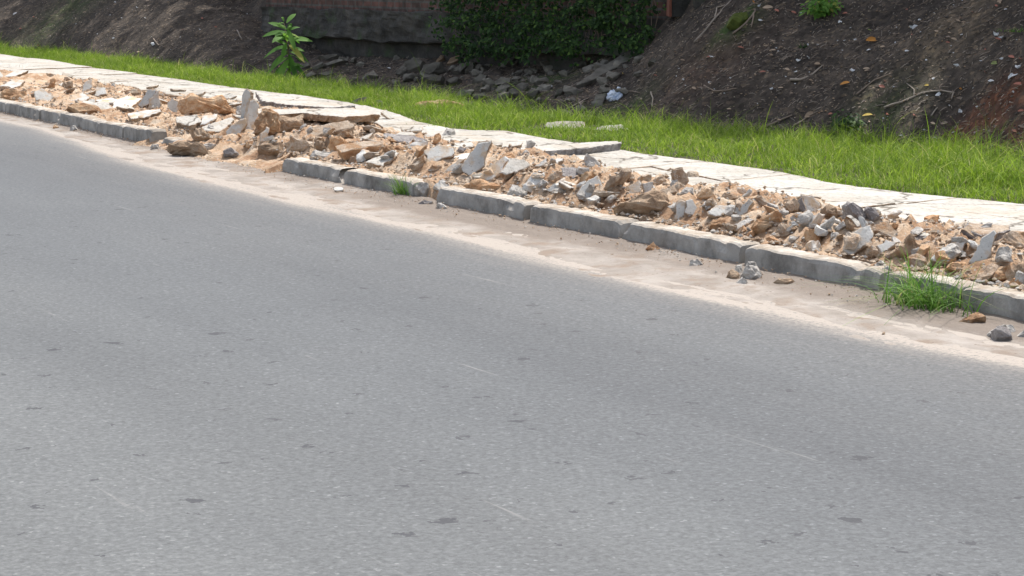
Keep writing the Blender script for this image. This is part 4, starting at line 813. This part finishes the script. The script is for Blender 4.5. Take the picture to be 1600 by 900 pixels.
# ------------------------------------------------------------------ leaf shapes
def leaf_geo(V, Fc, base, d, up, L, Wd, droop=.3, fold=.15, n=5):
    d = d.normalized(); s = d.cross(up); s = s.normalized() if s.length > 1e-4 else Vector((1,0,0)); o = len(V); nn = s.cross(d)
    for k_ in range(n+1):
        t = k_/n; w_ = Wd*.5*math.sin(math.pi*min(1, t*.93+.04))**.8*(1 if t < 1 else 0); c = base+d*L*t-Vector((0,0,1))*droop*L*t*t
        V += [c-s*w_+nn*w_*fold, c, c+s*w_+nn*w_*fold]
    for k_ in range(n):
        a_ = o+3*k_; Fc += [(a_, a_+3, a_+4, a_+1), (a_+1, a_+4, a_+5, a_+2)]
def tube(V, Fc, pts, rad, n=6):
    o0 = len(V)
    for i, p in enumerate(pts):
        d = (pts[min(i+1, len(pts)-1)]-pts[max(i-1, 0)]).normalized(); s = d.cross(Vector((.1,.2,1))).normalized(); t = d.cross(s)
        for k_ in range(n): an = 6.2832*k_/n; V.append(p+(s*math.cos(an)+t*math.sin(an))*rad[i])
    for i in range(len(pts)-1):
        for k_ in range(n): a_ = o0+i*n; Fc.append((a_+k_, a_+(k_+1) % n, a_+n+(k_+1) % n, a_+n+k_))
    Fc.append(tuple(o0+(len(pts)-1)*n+k_ for k_ in range(n))); Fc.append(tuple(o0+k_ for k_ in reversed(range(n))))
# sapling with long hanging leaves
base = hit(452, 128); sc = base.y/F; root = bpy.data.objects.new('sapling', None); C.objects.link(root); root.location = base
root['label'] = 'young leafy sapling with long pointed leaves at the back of the grass'; root['category'] = 'plant'
V = []; Fc = []; hh = 106*sc
stem = [Vector((0,0,-.03)), Vector((0,0,hh*.2)), Vector((-.008,0,hh*.45)), Vector((-.028,.0,hh*.68)), Vector((-.05,0,hh*.86))]
tube(V, Fc, stem, [.006,.005,.005,.004,.002]); br_ = [Vector((-.008,0,hh*.45)), Vector((.01,-.01,hh*.62)), Vector((.0,-.0,hh*.8))]; tube(V, Fc, br_, [.005,.004,.002])
link('stem', mesh('stem', V, Fc, M['brown_stem'], smooth=True), parent=root)
V = []; Fc = []
lp = [(-.05,.86,-150,.06,20),(-.05,.88,120,.09,60),(-.02,.86,50,.12,35),(-.03,.8,-165,.13,30),(-.02,.72,175,.17,12),(.0,.74,20,.11,30),(0,.62,5,.2,12),(0,.7,80,.15,60),(-.02,.62,165,.13,25),(-.01,.52,185,.17,5),(.0,.5,-8,.14,-10),(0,.55,-25,.17,-15),(.01,.44,-10,.17,-5),(0,.42,200,.17,-12),(0,.36,185,.16,-5),(0,.55,-50,.17,-20),(0,.4,-60,.17,-50),(0,.3,205,.17,-20),(0,.27,190,.15,-45),(0,.3,-40,.16,-40),(.0,.3,-140,.15,-20),(0,.2,240,.15,-60),(0,.3,-35,.15,-30),(0,.34,250,.18,-30),(-.03,.66,-120,.16,10),(-.02,.76,-60,.12,25),(0,.6,60,.14,20),(0,.48,130,.15,15),(0,.38,60,.16,5),(-.03,.7,230,.12,5)]
rl = random.Random(4)
for _ in range(14): lp.append((rl.uniform(-.03,.01), rl.uniform(.2,.82), rl.uniform(0,360), rl.uniform(.09,.16), rl.uniform(-45,40)))
lp = [(a_, b_, c_+rl.uniform(-12,12), d_*rl.uniform(.8,1.1), e_+rl.uniform(-14,10)) for a_, b_, c_, d_, e_ in lp]
for (x0, zf, az, L, el) in lp:
    d = Vector((math.cos(R(az))*math.cos(R(el)), math.sin(R(az))*math.cos(R(el))*.7, math.sin(R(el)))); leaf_geo(V, Fc, Vector((x0, 0, zf*hh)), d, Vector((0,-.6,.8)), L*1.6, L*rl.uniform(.36,.48), droop=rl.uniform(.2,.55))
link('foliage', mesh('foliage', V, Fc, M['sapling'], smooth=True), parent=root)
# ------------------------------------------------------------------ old wall, brick pier, ivy
def wxyz(s, t, z):  # along the wall line from its right end
    x0, y0 = xy(ab(1.5, 20)[0], BW); return Vector((x0+Ax[0]*s+Bx[0]*t, y0+Ax[1]*s+Bx[1]*t, z))
def wallbox(name, s0, s1, t0, t1, z0, z1, m, parent, ns=60, nz=12, amp=.03, zslope=0):
    # lumpy face towards the road, in local x (along) / y (depth) / z
    V = []; Fc = []
    for i in range(ns+1):
        for j in range(nz+1):
            s = s0+(s1-s0)*i/ns; z = z0+(z1-z0)*j/nz; q = Vector((s*1.5, z*3, t0)); V.append((s, -t0 - amp*(pn(q)+.6*pn(q*3.1)+.3*pn(q*8)), z+zslope*s+(amp*.8*pn(Vector((s*2.3,z,4))) if j in (0,nz) else 0)))
    for i in range(ns):
        for j in range(nz): a_ = i*(nz+1)+j; Fc.append((a_, a_+1, a_+nz+2, a_+nz+1))
    o = len(V)
    for (s, z) in ((s0,z0),(s1,z0),(s1,z1),(s0,z1)): V.append((s, -t1, z+zslope*s))
    Fc.append((o, o+1, o+2, o+3))
    for (e, A_, B_) in (([i*(nz+1)+nz for i in range(ns+1)], o+3, o+2), ([i*(nz+1) for i in range(ns+1)], o, o+1), (list(range(nz+1)), o, o+3), ([ns*(nz+1)+j for j in range(nz+1)], o+1, o+2)): Fc.append(tuple(e)+(B_, A_))
    me = mesh(name, V, Fc, m); b2 = bmesh.new(); b2.from_mesh(me); bmesh.ops.recalc_face_normals(b2, faces=b2.faces); b2.to_mesh(me); b2.free()
    return link(name, me, parent=parent)
wp = wxyz(0, 0, 0); wr = bpy.data.objects.new('old_wall', None); C.objects.link(wr); wr.location = wp; wr.rotation_euler = (0, 0, math.atan2(Ax[1], Ax[0]))
wr['label'] = 'dark old wall of brick on mossy rendered footing behind the stones'; wr['category'] = 'wall'
# local +y of the rotated frame points to the road side: depth t grows away, hence -t
wallbox('footing', -.2, 9.5, -.06, .5, .52, .86, M['render'], wr, 160, 14, .05)
wallbox('brickwork', -.2, 9.5, .02, .45, .84, 2.9, M['brick'], wr, 100, 30, .012)
wallbox('base_course', -.2, 9.5, .06, .5, .2, .54, M['render'], wr, 100, 8, .05)
def at_depth(u, v, y): d = ray(u, v); return EYE+d*(y/d.y)
pb = at_depth(1066, 26, 19.6); pr = bpy.data.objects.new('brick_pier', None); C.objects.link(pr); pr.location = pb; pr['label'] = 'brick pier with grey rendered face and red side, right of the ivy'; pr['category'] = 'pier'
def roughbox(name, x0, x1, y0, y1, z0, z1, m, parent, seed=1, amp=.006, n=8):
    b2 = bmesh.new(); bmesh.ops.create_cube(b2, size=1); bmesh.ops.subdivide_edges(b2, edges=b2.edges, cuts=n, use_grid_fill=True)
    for v in b2.verts:
        c = Vector(((x0+x1)/2+v.co.x*(x1-x0), (y0+y1)/2+v.co.y*(y1-y0), (z0+z1)/2+v.co.z*(z1-z0))); q = c*14+Vector((seed,seed,0)); v.co = c+Vector((pn(q), pn(q+Vector((9,0,0))), pn(q+Vector((0,9,0)))))*amp
    me = bpy.data.meshes.new(name); b2.to_mesh(me); b2.free(); me.materials.append(m); return link(name, me, parent=parent)
M['redbrick'] = rocky('red_brick', [(.3,(.12,.045,.03)),(.7,(.2,.08,.055))], 12, bump=.6)
roughbox('brick_side', -.12, -.095, -.02, .3, 0, 1.4, M['redbrick'], pr, 2)
roughbox('rendered_face', -.092, .1, -.03, .3, .0, 1.4, M['render'], pr, 3)
pb2 = at_depth(1120, 40, 19.3); o = roughbox('render_panel', -.2, .14, 0, .3, -.06, 1.4, M['render'], None, 4, .02); o.name = 'wall_stub'; o.location = pb2; o['label'] = 'short dark rendered wall stub right of the brick pier'; o['category'] = 'wall'
# ivy
V = []; Fc = []; rv = random.Random(3); n_ = 0
while n_ < 9000:
    u = rv.uniform(700, 1062); v = rv.uniform(-60, 100)
    bot = 50 + 40*sm((u-700)/60) - 12*sm((u-900)/60) + 34*pn(Vector((u*.02, 3, 1))) + 18*pn(Vector((u*.07, 3, 1)))
    lft = 712+26*pn(Vector((v*.05, 8, 1)))+10*pn(Vector((v*.2, 8, 1))); rgt = 1046+30*pn(Vector((v*.05, 1, 4))); u_ok = u < rgt
    if v > bot+rv.gauss(0,7) or u < lft+rv.gauss(0,12) or not u_ok: continue
    q = pn(Vector((u*.03, v*.05, 2))) + .5*pn(Vector((u*.09, v*.12, 6)))
    if rv.random() < min(.97, max(0, -q*3.2-.1)): continue
    s_ = None
    # wall face depth along this ray
    nx = Vector((Bx[0], Bx[1], 0)); d = ray(u, v); pw = EYE+d*((wp-EYE).dot(nx)/d.dot(nx))
    p = pw - Vector((Bx[0],Bx[1],0))*(.09+.16*max(0, q+.3)+rv.uniform(0,.1))
    dr = Vector((rv.gauss(-.3,.7), rv.gauss(-.5,.4), rv.gauss(-.35,.5))); leaf_geo(V, Fc, p-wp, dr, Vector((rv.gauss(0,.3),-.7,.7)), rv.uniform(.018,.055), rv.uniform(.014,.042), .2, .1, 2); n_ += 1
iv = bpy.data.objects.new('ivy', None); C.objects.link(iv); iv.location = wp; iv['label'] = 'dense green ivy hanging over the dark wall'; iv['category'] = 'ivy'
link('foliage', mesh('foliage', V, Fc, M['ivy']), parent=iv)
V = []; Fc = []
for k_ in range(22):
    u = rv.uniform(725, 1050); pts = []
    for j in range(7):
        v = -60+j*rv.uniform(18,24); d = ray(u, v); pw = EYE+d*((wp-EYE).dot(nx)/d.dot(nx)); pts.append(pw-nx*(.07+.04*rv.random())-wp); u += rv.uniform(-9,9)
    tube(V, Fc, pts, [.008-.0008*j for j in range(7)], 5)
link('stem', mesh('stem', V, Fc, M['twig']), parent=iv)
lump(8, [(515,215),(548,110),(592,120),(590,220),(548,310),(520,350)], .1, 'stone', 'grey bare root stump poking through the ivy', tilt=85, name='root_stump', cat='stump', group=None)
bpy.data.objects[-1] if False else None
def bush(u, v, w_, h_, n, label, y=None, m='ivy', ls=.05):
    c = hit(u, v); V = []; Fc = []; r2 = random.Random(int(u))
    for _ in range(n):
        t = Vector((r2.gauss(0,.5), r2.gauss(0,.5), abs(r2.gauss(0,.6)))); p = Vector((t.x*w_, t.y*w_, t.z*h_)); d = Vector((t.x+r2.gauss(0,.4), t.y-.3, r2.gauss(0,.5))); leaf_geo(V, Fc, p, d, Vector((0,-.5,.8)), ls*r2.uniform(.6,1.3), ls*.5, .4, .1, 3)
    o = bpy.data.objects.new('weed_bush', None); C.objects.link(o); o.location = c; o['label'] = label; o['category'] = 'plant'
    link('foliage', mesh('foliage', V, Fc, M[m]), parent=o)
    V = []; Fc = []
    for _ in range(5): tube(V, Fc, [Vector((0,0,-.02)), Vector((r2.gauss(0,.2)*w_, 0, h_*.4)), Vector((r2.gauss(0,.5)*w_, r2.gauss(0,.3)*w_, h_*.9))], [.004,.003,.002], 5)
    link('stem', mesh('stem', V, Fc, M['twig']), parent=o)
bush(1286, 22, .11, .12, 420, 'green leafy clump at the top edge of the right bank', m='sapling')
bush(1328, 205, .10, .10, 160, 'dark green leafy weed with dry leaves caught in it', m='ivy', ls=.045)
# ------------------------------------------------------------------ dark stones under the wall
def st(z, pts, depth, label, m='stone', **k): lump(z, pts, depth, m, label, tilt=55, name='stone', cat='stone', group='dark stones piled below the old wall', amp=.07, cuts=2, **k)
st(7, [(722,252),(740,190),(772,180),(832,226),(800,256)], .15, 'pale angular stone directly under the wall, left part', 'mud')
st(7, [(1078,440),(1080,402),(1150,358),(1222,380),(1200,422),(1110,458)], .2, 'blunt stone at the left end of the stone pile')
st(7, [(1168,462),(1200,420),(1332,388),(1332,430),(1240,482)], .2, 'long flat stone in the middle of the stone pile')
st(7, [(1342,412),(1370,360),(1442,340),(1442,386),(1380,412)], .15, 'upper angular stone of the stone pile', 'mud')
st(7, [(1378,442),(1440,394),(1500,400),(1440,472)], .15, 'rhombic stone below the upper angular one')
st(7, [(1438,460),(1470,378),(1532,384),(1522,442),(1470,472)], .15, 'bluish upright stone right in the stone pile')
st(7, [(1508,502),(1560,468),(1612,478),(1592,522),(1530,532)], .15, 'rounded stone at the right of the stone pile')
st(7, [(1200,500),(1280,470),(1340,480),(1320,520),(1240,530)], .15, 'wide stone at the bottom of the stone pile')
st(7, [(1340,510),(1400,470),(1450,490),(1430,530),(1370,540)], .15, 'low stone at the bottom middle of the stone pile')
st(7, [(1280,380),(1310,340),(1350,340),(1340,375),(1300,395)], .12, 'small reddish stone at the top of the stone pile', 'mud')
st(7, [(540,352),(640,328),(702,350),(600,384)], .12, 'flat stone right of the sapling')
st(7, [(636,286),(700,254),(718,266),(660,294)], .08, 'pale thin stone left below the pale angular one')
st(7, [(416,424),(500,380),(500,412),(440,438)], .12, 'greenish stone just behind the sapling foot')
st(7, [(556,414),(700,360),(724,386),(600,424)], .14, 'long slanting stone right of the sapling')
st(7, [(540,470),(600,445),(660,460),(600,485)], .12, 'low stone behind the grass right of the sapling')
st(7, [(500,290),(560,240),(590,250),(570,290),(520,305)], .12, 'dim stone right of the sapling tip')
st(7, [(800,285),(850,250),(902,280),(840,322)], .1, 'bluish crumbly stone below the pale angular one')
st(8, [(556,604),(600,560),(664,570),(620,624)], .15, 'dark rounded stone behind the grass at middle')
st(8, [(738,612),(760,560),(816,554),(790,602)], .12, 'oval stone behind the grass right of middle')
st(8, [(850,382),(880,328),(942,340),(900,392)], .15, 'squat stone under the ivy')
st(8, [(938,372),(970,328),(1004,340),(970,388)], .12, 'pale faced stone under the ivy', 'mud')
st(8, [(978,654),(1000,600),(1082,580),(1050,654)], .15, 'stone left beside the plastic bag')
st(8, [(1328,392),(1360,364),(1402,380),(1370,408)], .08, 'bluish round stone at the foot of the right bank')
st(8, [(228,522),(262,478),(324,480),(290,524)], .15, 'brown stone behind the grass right of the stone pile')
st(8, [(470,400),(520,372),(520,400),(480,420)], .08, 'small stone below the root stump')
st(8, [(780,350),(820,320),(850,345),(810,380)], .12, 'reddish stone under the ivy left of the squat one', 'mud')
st(8, [(680,430),(720,400),(780,420),(720,450)], .1, 'flat stone in the middle of the dim hollow')
st(8, [(560,330),(640,300),(680,320),(600,350)], .12, 'stone in the dark cavity below the ivy')
rs = random.Random(21); sp = []
for k_ in range(6):
    pts = [];
    for _ in range(14): d = Vector((rs.gauss(0,1), rs.gauss(0,1), rs.gauss(0,1))).normalized(); pts.append((d.x*.5, d.y*.4, d.z*.26))
    sp.append(lump_mesh('stone', pts, M['stone'], 40+k_*3, .08, 2))
for k_ in range(175):
    u = rs.uniform(480, 1010); v = rs.uniform(52, 185 if u > 800 else 165)
    if rs.random() < .4: u = rs.uniform(620, 960); v = rs.uniform(80, 160)
    p = hit(u, v); s = rs.uniform(.06,.22)
    o = link('stone', rs.choice(sp), p+Vector((0,0,s*.1)), (rs.uniform(-.5,.5), rs.uniform(-.5,.5), rs.uniform(0,6.3)), label='dark broken stone strewn in the dim hollow below the wall', cat='stone', group='dark stones strewn below the old wall'); o.scale = (s, s, s)
# ------------------------------------------------------------------ log, branches, twigs, litter
def stick(pts, r0, r1, label, m='twig', name='branch', forks=(), cat='branch', group=None, lift=.01):
    pw = [hit(*p)+Vector((0,0,lift+(p[2] if len(p) > 2 else 0))) if False else hit(p[0], p[1])+Vector((0,0,lift)) for p in pts]; o0 = pw[0]; V = []; Fc = []
    def go(q, ra, rb):
        dd = []
        for i in range(len(q)-1):
            for k_ in range(4): dd.append(q[i].lerp(q[i+1], k_/4))
        dd.append(q[-1]); dd = [p-o0+Vector((pn(p*9), pn(p*9+Vector((5,0,0))), pn(p*9+Vector((0,5,0)))))*ra*.9 for p in dd]; n = len(dd); tube(V, Fc, dd, [ra+(rb-ra)*i/(n-1) for i in range(n)], 6)
    go(pw, r0, r1)
    for f in forks: go([hit(*p)+Vector((0,0,lift*1.5)) for p in f], r1*1.1, r1*.5)
    return link(name, mesh(name, V, Fc, M[m], smooth=True), o0, label=label, cat=cat, group=group)
stick([(1382,170),(1410,160),(1440,147),(1472,143),(1490,147)], .009, .006, 'long pale bent branch lying low on the right bank', 'paletwig', forks=([(1428,152),(1429,143),(1417,134)], [(1490,147),(1487,158)]))
stick([(1085,68),(1105,45),(1125,22),(1142,2)], .011, .007, 'grey branch slanting up beside the brick pier', 'paletwig', forks=([(1117,30),(1120,14),(1133,10)],))
stick([(1145,55),(1165,38),(1180,20)], .010, .008, 'short forked branch beside the mossy hump', 'twig', forks=([(1177,24),(1174,45)],[(1180,20),(1178,4)]))
stick([(1235,128),(1252,126),(1270,117),(1285,105)], .012, .006, 'flat tan strip of bark on the right bank', 'paletwig', name='bark_strip', cat='bark')
stick([(1195,200),(1215,192),(1238,182)], .010, .006, 'brown stick at the foot of the bank behind the grass', 'twig')
stick([(1240,198),(1262,186),(1278,176)], .009, .005, 'second brown stick right of the first behind the grass', 'twig')
stick([(1338,150),(1352,138),(1368,126),(1395,116)], .007, .004, 'thin dark root curving on the right bank', 'twig')
stick([(1455,183),(1462,173),(1465,170)], .006, .004, 'small pale twig below the long bent branch', 'paletwig')
stick([(890,170),(905,162),(918,155)], .006, .004, 'pale bent twig behind the grass left of the bag', 'paletwig', forks=([(905,162),(912,172),(914,185)],))
stick([(1017,146),(1020,156),(1019,168)], .007, .005, 'short pale curved twig right of the bag', 'paletwig')
stick([(968,146),(985,144),(1000,147)], .005, .004, 'black thin stick behind the plastic bag', 'twig')
stick([(1100,135),(1115,144),(1135,143),(1150,140)], .006, .004, 'thin stick lying on the bank above the grass', 'twig')
stick([(240,62),(248,72),(262,66)], .010, .006, 'dark stick beside the pale chip on the left bank', 'twig')
stick([(370,48),(378,62)], .008, .006, 'pale straight stick on the bank left of the sapling', 'paletwig')
frag(8, [(880,532),(1000,440),(1200,322),(1330,298),(1336,318),(1180,392),(1000,492)], 20, -10, .04, 'long weathered plank slanting from the stones to the bank', [M['stone'], M['stone']], 'plank', 'plank', None, .03)
# plastic bag
lump(8, [(1070,620),(1085,580),(1120,552),(1165,546),(1190,556),(1160,590),(1140,635),(1100,640)], .06, 'bag', 'crumpled blue white plastic bag on the dark bank', tilt=60, name='plastic_bag', cat='plastic bag', group=None, amp=.3)
def flat_leaf(u, v, L, az, m, label, cat='leaf', name='fallen_leaf', wd=.42, group='fallen leaves on the dark bank', curl=.15):
    p = hit(u, v)+Vector((0,0,.012)); V = []; Fc = []
    leaf_geo(V, Fc, Vector((-L/2,0,0)), Vector((1,0,.1)), Vector((0,0,1)), L, L*wd, curl, .35, 6); V = [Vector(q)+Vector((0,0,.01)) for q in V]
    V2 = V+[q-Vector((0,0,.0012)) for q in V]; n = len(V); F2 = Fc+[tuple(n+i for i in reversed(f)) for f in Fc]
    return link(name, mesh(name, V2, F2, M[m], smooth=True), p, (R(38)+random.uniform(-.2,.2), random.uniform(-.3,.3), R(az)), label=label, cat=cat, group=group)
for a_ in [(1362,66,.12,30,'orange_leaf','longest orange leaf, high on the right bank'),(1321,134,.085,-40,'orange_leaf','orange leaf on the bank left of the thin root'),(1356,184,.085,-35,'yellow_leaf','yellow ochre leaf just above the grass'),(1344,203,.06,60,'tan_leaf','tan leaf caught in the dark weed'),(1386,183,.07,60,'pink_leaf','dull red leaf right of the yellow ochre leaf'),(1554,103,.085,35,'green_leaf','olive green leaf at upper right of the bank'),(1500,143,.05,50,'orange_leaf','small bright orange leaf at the end of the long branch'),(1592,136,.08,5,'pink_leaf','large rust red leaf at the right edge'),(1358,51,.05,40,'green_leaf','small olive leaf above the longest orange one'),(1447,137,.045,30,'yellow_leaf','small yellowish leaf above the long branch'),(1265,183,.12,38,'tan_leaf','long pale dry leaf behind the grass'),(1581,93,.06,-60,'pink_leaf','small brown red leaf near the right edge'),(1278,104,.09,40,'tan_leaf','tan pointed leaf at the end of the bark strip'),(1067,98,.07,40,'tan_leaf','pale tan leaf on the slope below the brick pier'),(1020,150,.05,80,'tan_leaf','x'),(1177,7,.08,70,'orange_leaf','orange tan leaf at the top of the picture by the branch'),(1200,15,.09,-10,'tan_leaf','broad tan leaf at the top right of the branch fork'),(917,146,.06,60,'tan_leaf','pale leaf left of the plastic bag'),(972,118,.05,80,'yellow_leaf','yellowish leaf above the plastic bag'),(793,103,.04,30,'yellow_leaf','small yellow leaf below the root stump')]:
    if a_[5] != 'x': flat_leaf(*a_)
def scrap(u, v, s, label, m='paper', group='pale litter scraps on the banks', name='litter_scrap'):
    seedc[0] += 1; r_ = random.Random(seedc[0]); p = hit(u, v)+Vector((0,0,.008)); n = 7; V = [Vector((0,0,s*.15))]; Fc = []
    for k_ in range(n): an = 6.283*k_/n; q = s*r_.uniform(.45,1)*.5; V.append(Vector((q*math.cos(an), q*math.sin(an)*.6, s*r_.uniform(-.12,.25))))
    n1 = len(V); V += [q-Vector((0,0,.0015)) for q in V]
    for k_ in range(n): Fc.append((0, 1+k_, 1+(k_+1) % n)); Fc.append((n1, n1+1+(k_+1) % n, n1+1+k_)); Fc.append((1+k_, n1+1+k_, n1+1+(k_+1) % n, 1+(k_+1) % n))
    return link(name, mesh(name, V, Fc, M[m]), p, (R(35), r_.uniform(-.4,.4), r_.uniform(-1,1)), label=label, cat='litter', group=group)
for a_ in [(240,70,.11,'pale blue grey chip at the foot of the left bank'),(214,13,.06,'white scrap high on the left bank'),(227,29,.05,'white scrap right of centre on the left bank'),(180,4,.07,'white scrap at the top edge of the left bank'),(190,29,.04,'small white scrap in the middle of the left bank'),(177,61,.06,'pale sliver low on the left bank'),(119,38,.03,'lone white scrap left on the left bank'),(152,54,.035,'tiny white scrap low on the left bank'),(23,22,.1,'greenish white flat litter at the upper left'),(712,48,.07,'white scrap in the left edge of the ivy'),(608,108,.05,'white chip left of the stone pile'),(1186,10,.055,'bright white scrap at the top beside the branch'),(1188,33,.06,'folded white scrap below the top branch'),(1112,90,.055,'square white scrap below the grey slanting branch'),(1248,96,.06,'left white scrap of a bright pair on the bank'),(1262,92,.07,'right white scrap of a bright pair on the bank'),(1109,130,.045,'white scrap low on the middle bank'),(1312,36,.05,'white scrap right of the leafy clump'),(1427,44,.09,'grey white torn litter piece upper right'),(1437,32,.04,'tiny white scrap above the torn piece'),(1399,68,.03,'tiny white dot right of the longest orange leaf'),(1332,112,.09,'white curved scrap on the right bank'),(1358,80,.05,'white scrap just below the longest orange leaf'),(1495,103,.06,'white rod shaped litter on the right bank'),(1556,55,.06,'left scrap in the upper right litter cluster'),(1564,60,.05,'right scrap in the upper right litter cluster'),(1590,107,.08,'white tube shaped litter at the right edge'),(1583,121,.09,'cream tube shaped litter below the white one'),(1501,178,.08,'pale blue pointed scrap above the grass at right'),(1466,150,.06,'bluish white scrap under the long bent branch'),(1548,129,.05,'grey white scrap right part of the bank'),(1206,140,.05,'white scrap above the middle of the grass'),(1243,114,.04,'small white scrap below the bright pair'),(840,97,.1,'greyish white litter on the dim stones'),(790,92,.09,'bluish plastic litter below the ivy'),(753,108,.07,'pale flat chip right of the stone pile'),(860,137,.05,'white crumpled scrap on the dim stones'),(838,124,.06,'pale sliver on the dim stones'),(1320,65,.04,'white scrap left of the longest orange leaf'),(1386,81,.05,'x'),(1416,81,.04,'pale sliver right on the mid bank'),(1458,125,.04,'small white scrap above the small yellowish leaf')]:
    if a_[3] != 'x': scrap(*a_)
rs = random.Random(33)
def bankuv():
    while True:
        if rs.random() < .7: u = rs.uniform(1020, 1600); v = rs.uniform(0, 225)
        else: u = rs.uniform(0, 480); v = rs.uniform(0, 115)
        if u > 1000 and v < 90 and u < 1150: continue
        return u, v
for _ in range(95):
    u, v = bankuv(); side = 'left' if u < 600 else 'right'; scrap(u, v, rs.uniform(.012,.035), f'tiny white scrap scattered on the {side} bank', group=f'tiny white scraps scattered on the {side} bank')
for _ in range(120):
    u, v = bankuv(); side = 'left' if u < 600 else 'right'; flat_leaf(u, v, rs.uniform(.025,.06), rs.uniform(-90,90), rs.choice(['tan_leaf','tan_leaf','pink_leaf','twig']), f'small dry leaf scattered on the {side} bank', group=f'small dry leaves scattered on the {side} bank')
# fine twigs, clods and needles of the bank floor as one mass
umap = np.linspace(-300, 1900, 45); dmaxu = []
for u in umap: p = hit(float(u), -25); dmaxu.append(p.y-float(np.interp(u, gb_u, gb_y)))
def bankpool(n):
    u = rng.uniform(-280, 1880, n); d = rng.random(n)*np.interp(u, umap, dmaxu)+.02; y = np.interp(u, gb_u, gb_y)+d; x = (u-800)/3437*(y+.1)
    return np.stack([x, y, bankz(x, y)], -1)
for (cnt_, mm, lab_, L0, L1) in ((5200, 'twig', 'fine brown twigs and debris covering the dark banks', .015, .09), (3200, 'paletwig', 'pale dry straw and needles scattered on the dark banks', .02, .09)):
    V = []; Fc = []
    for q in bankpool(cnt_):
        p = Vector(q); th = rs.gauss(.5, .8); L = rs.uniform(L0, L1)*rs.random()**.5; d = Vector((math.cos(th)*L, math.sin(th)*L, rs.uniform(-.1,.6)*L)); tube(V, Fc, [p+Vector((0,0,.004))-d*.5, p+Vector((0,0,.01)), p+Vector((0,0,.006))+d*.5], [.002,.003,.0012], 3)
    link('twig_litter', mesh('twig_litter', V, Fc, M[mm]), kind='stuff', label=lab_, cat='twigs')
bp_ = bankpool(9000); bi = [0]
def pos_bank(): bi[0] += 1; return bp_[bi[0] % 9000]
icobits(5200, pos_bank, lambda: float(rng.uniform(.004,.02)), 'bank_clods', M['bankclod'], 'small dark clods covering the banks', 'clods')
icobits(4200, pos_bank, lambda: float(rng.uniform(.003,.014)), 'bank_bits', M['dry'], 'tiny tan bits strewn on the banks', 'clods')
lump(9, [(540,150),(560,95),(620,75),(680,80),(690,120),(620,170)], .15, 'moss', 'mossy green hump near the top branch', tilt=50, name='mossy_stone', cat='stone', group=None, amp=.06)
# ------------------------------------------------------------------ shade trees behind the wall and bank
rt_ = random.Random(8)
wheret = ['rightmost shade tree on top of the right bank','shade tree above the right bank behind the orange leaves','shade tree behind the mossy hump','shade tree behind the ivy wall, right one','shade tree behind the ivy wall, left one','shade tree behind the brick part of the wall','shade tree behind the sapling','shade tree on the left bank','leftmost shade tree on the left bank','x']
for i, a in enumerate(list(np.arange(6.2, 42, 2.75))+list(np.arange(7.5, 44, 3.6))):
    row2 = i >= 14; hc = 6.6+rt_.uniform(-.4,.4)+row2*.8; Rr = 2.5
    cot = 1/math.tan(SUN_EL); sa = Ax[0]*math.sin(SUN_AZ)+Ax[1]*math.cos(SUN_AZ); sb = Bx[0]*math.sin(SUN_AZ)+Bx[1]*math.cos(SUN_AZ)
    b = float(bgk(a))+Rr*.98-(.2 if a < 13.5 else .3)+rt_.uniform(0,.15)+row2*3.4; hz = hc-.6
    x, y = xy(a+sa*cot*hz, b+sb*cot*hz); gz = float(bankz(x, y))
    t = bpy.data.objects.new('tree', None); C.objects.link(t); t.location = (x, y, gz-.1); t['label'] = ('front' if not row2 else 'rear')+' row leafy shade tree standing behind the banks'; t['category'] = 'tree'; t['group'] = 'shade trees behind the bank'
    V = []; Fc = []; top = hc-gz
    tube(V, Fc, [Vector((0,0,0)), Vector((.1,.05,top*.35)), Vector((-.05,.1,top*.7)), Vector((0,0,top))], [.2,.16,.12,.06], 10)
    for _ in range(7):
        an = rt_.uniform(0,6.28); z0 = top*rt_.uniform(.5,.85); tube(V, Fc, [Vector((0,.05,z0)), Vector((math.cos(an)*.9, math.sin(an)*.9, z0+.6)), Vector((math.cos(an)*1.9, math.sin(an)*1.9, z0+.9))], [.07,.05,.02], 6)
    link('trunk', mesh('trunk', V, Fc, M['bark'], smooth=True), parent=t)
    V = []; Fc = []; cl = [(Vector((rt_.gauss(0,1),rt_.gauss(0,1),rt_.gauss(0,.6))).normalized()*rt_.uniform(.2,.75)*Rr, rt_.uniform(.6,1.0)) for _ in range(26)]
    for _ in range(4200):
        c, r_ = rt_.choice(cl); q = Vector((rt_.gauss(0,1),rt_.gauss(0,1),rt_.gauss(0,.8))).normalized()*r_*rt_.random()**.4; p = c+q
        p.z *= .6; p.z += top
        leaf_geo(V, Fc, p, Vector((rt_.gauss(0,1),rt_.gauss(0,1),rt_.gauss(-.2,.6))), Vector((0,0,1)), rt_.uniform(.18,.32), rt_.uniform(.12,.19), .2, .1, 2)
    link('crown', mesh('crown', V, Fc, M['crown']), parent=t)
for o in bpy.data.objects:
    if 'group' in o and o['group'] is None: del o['group']
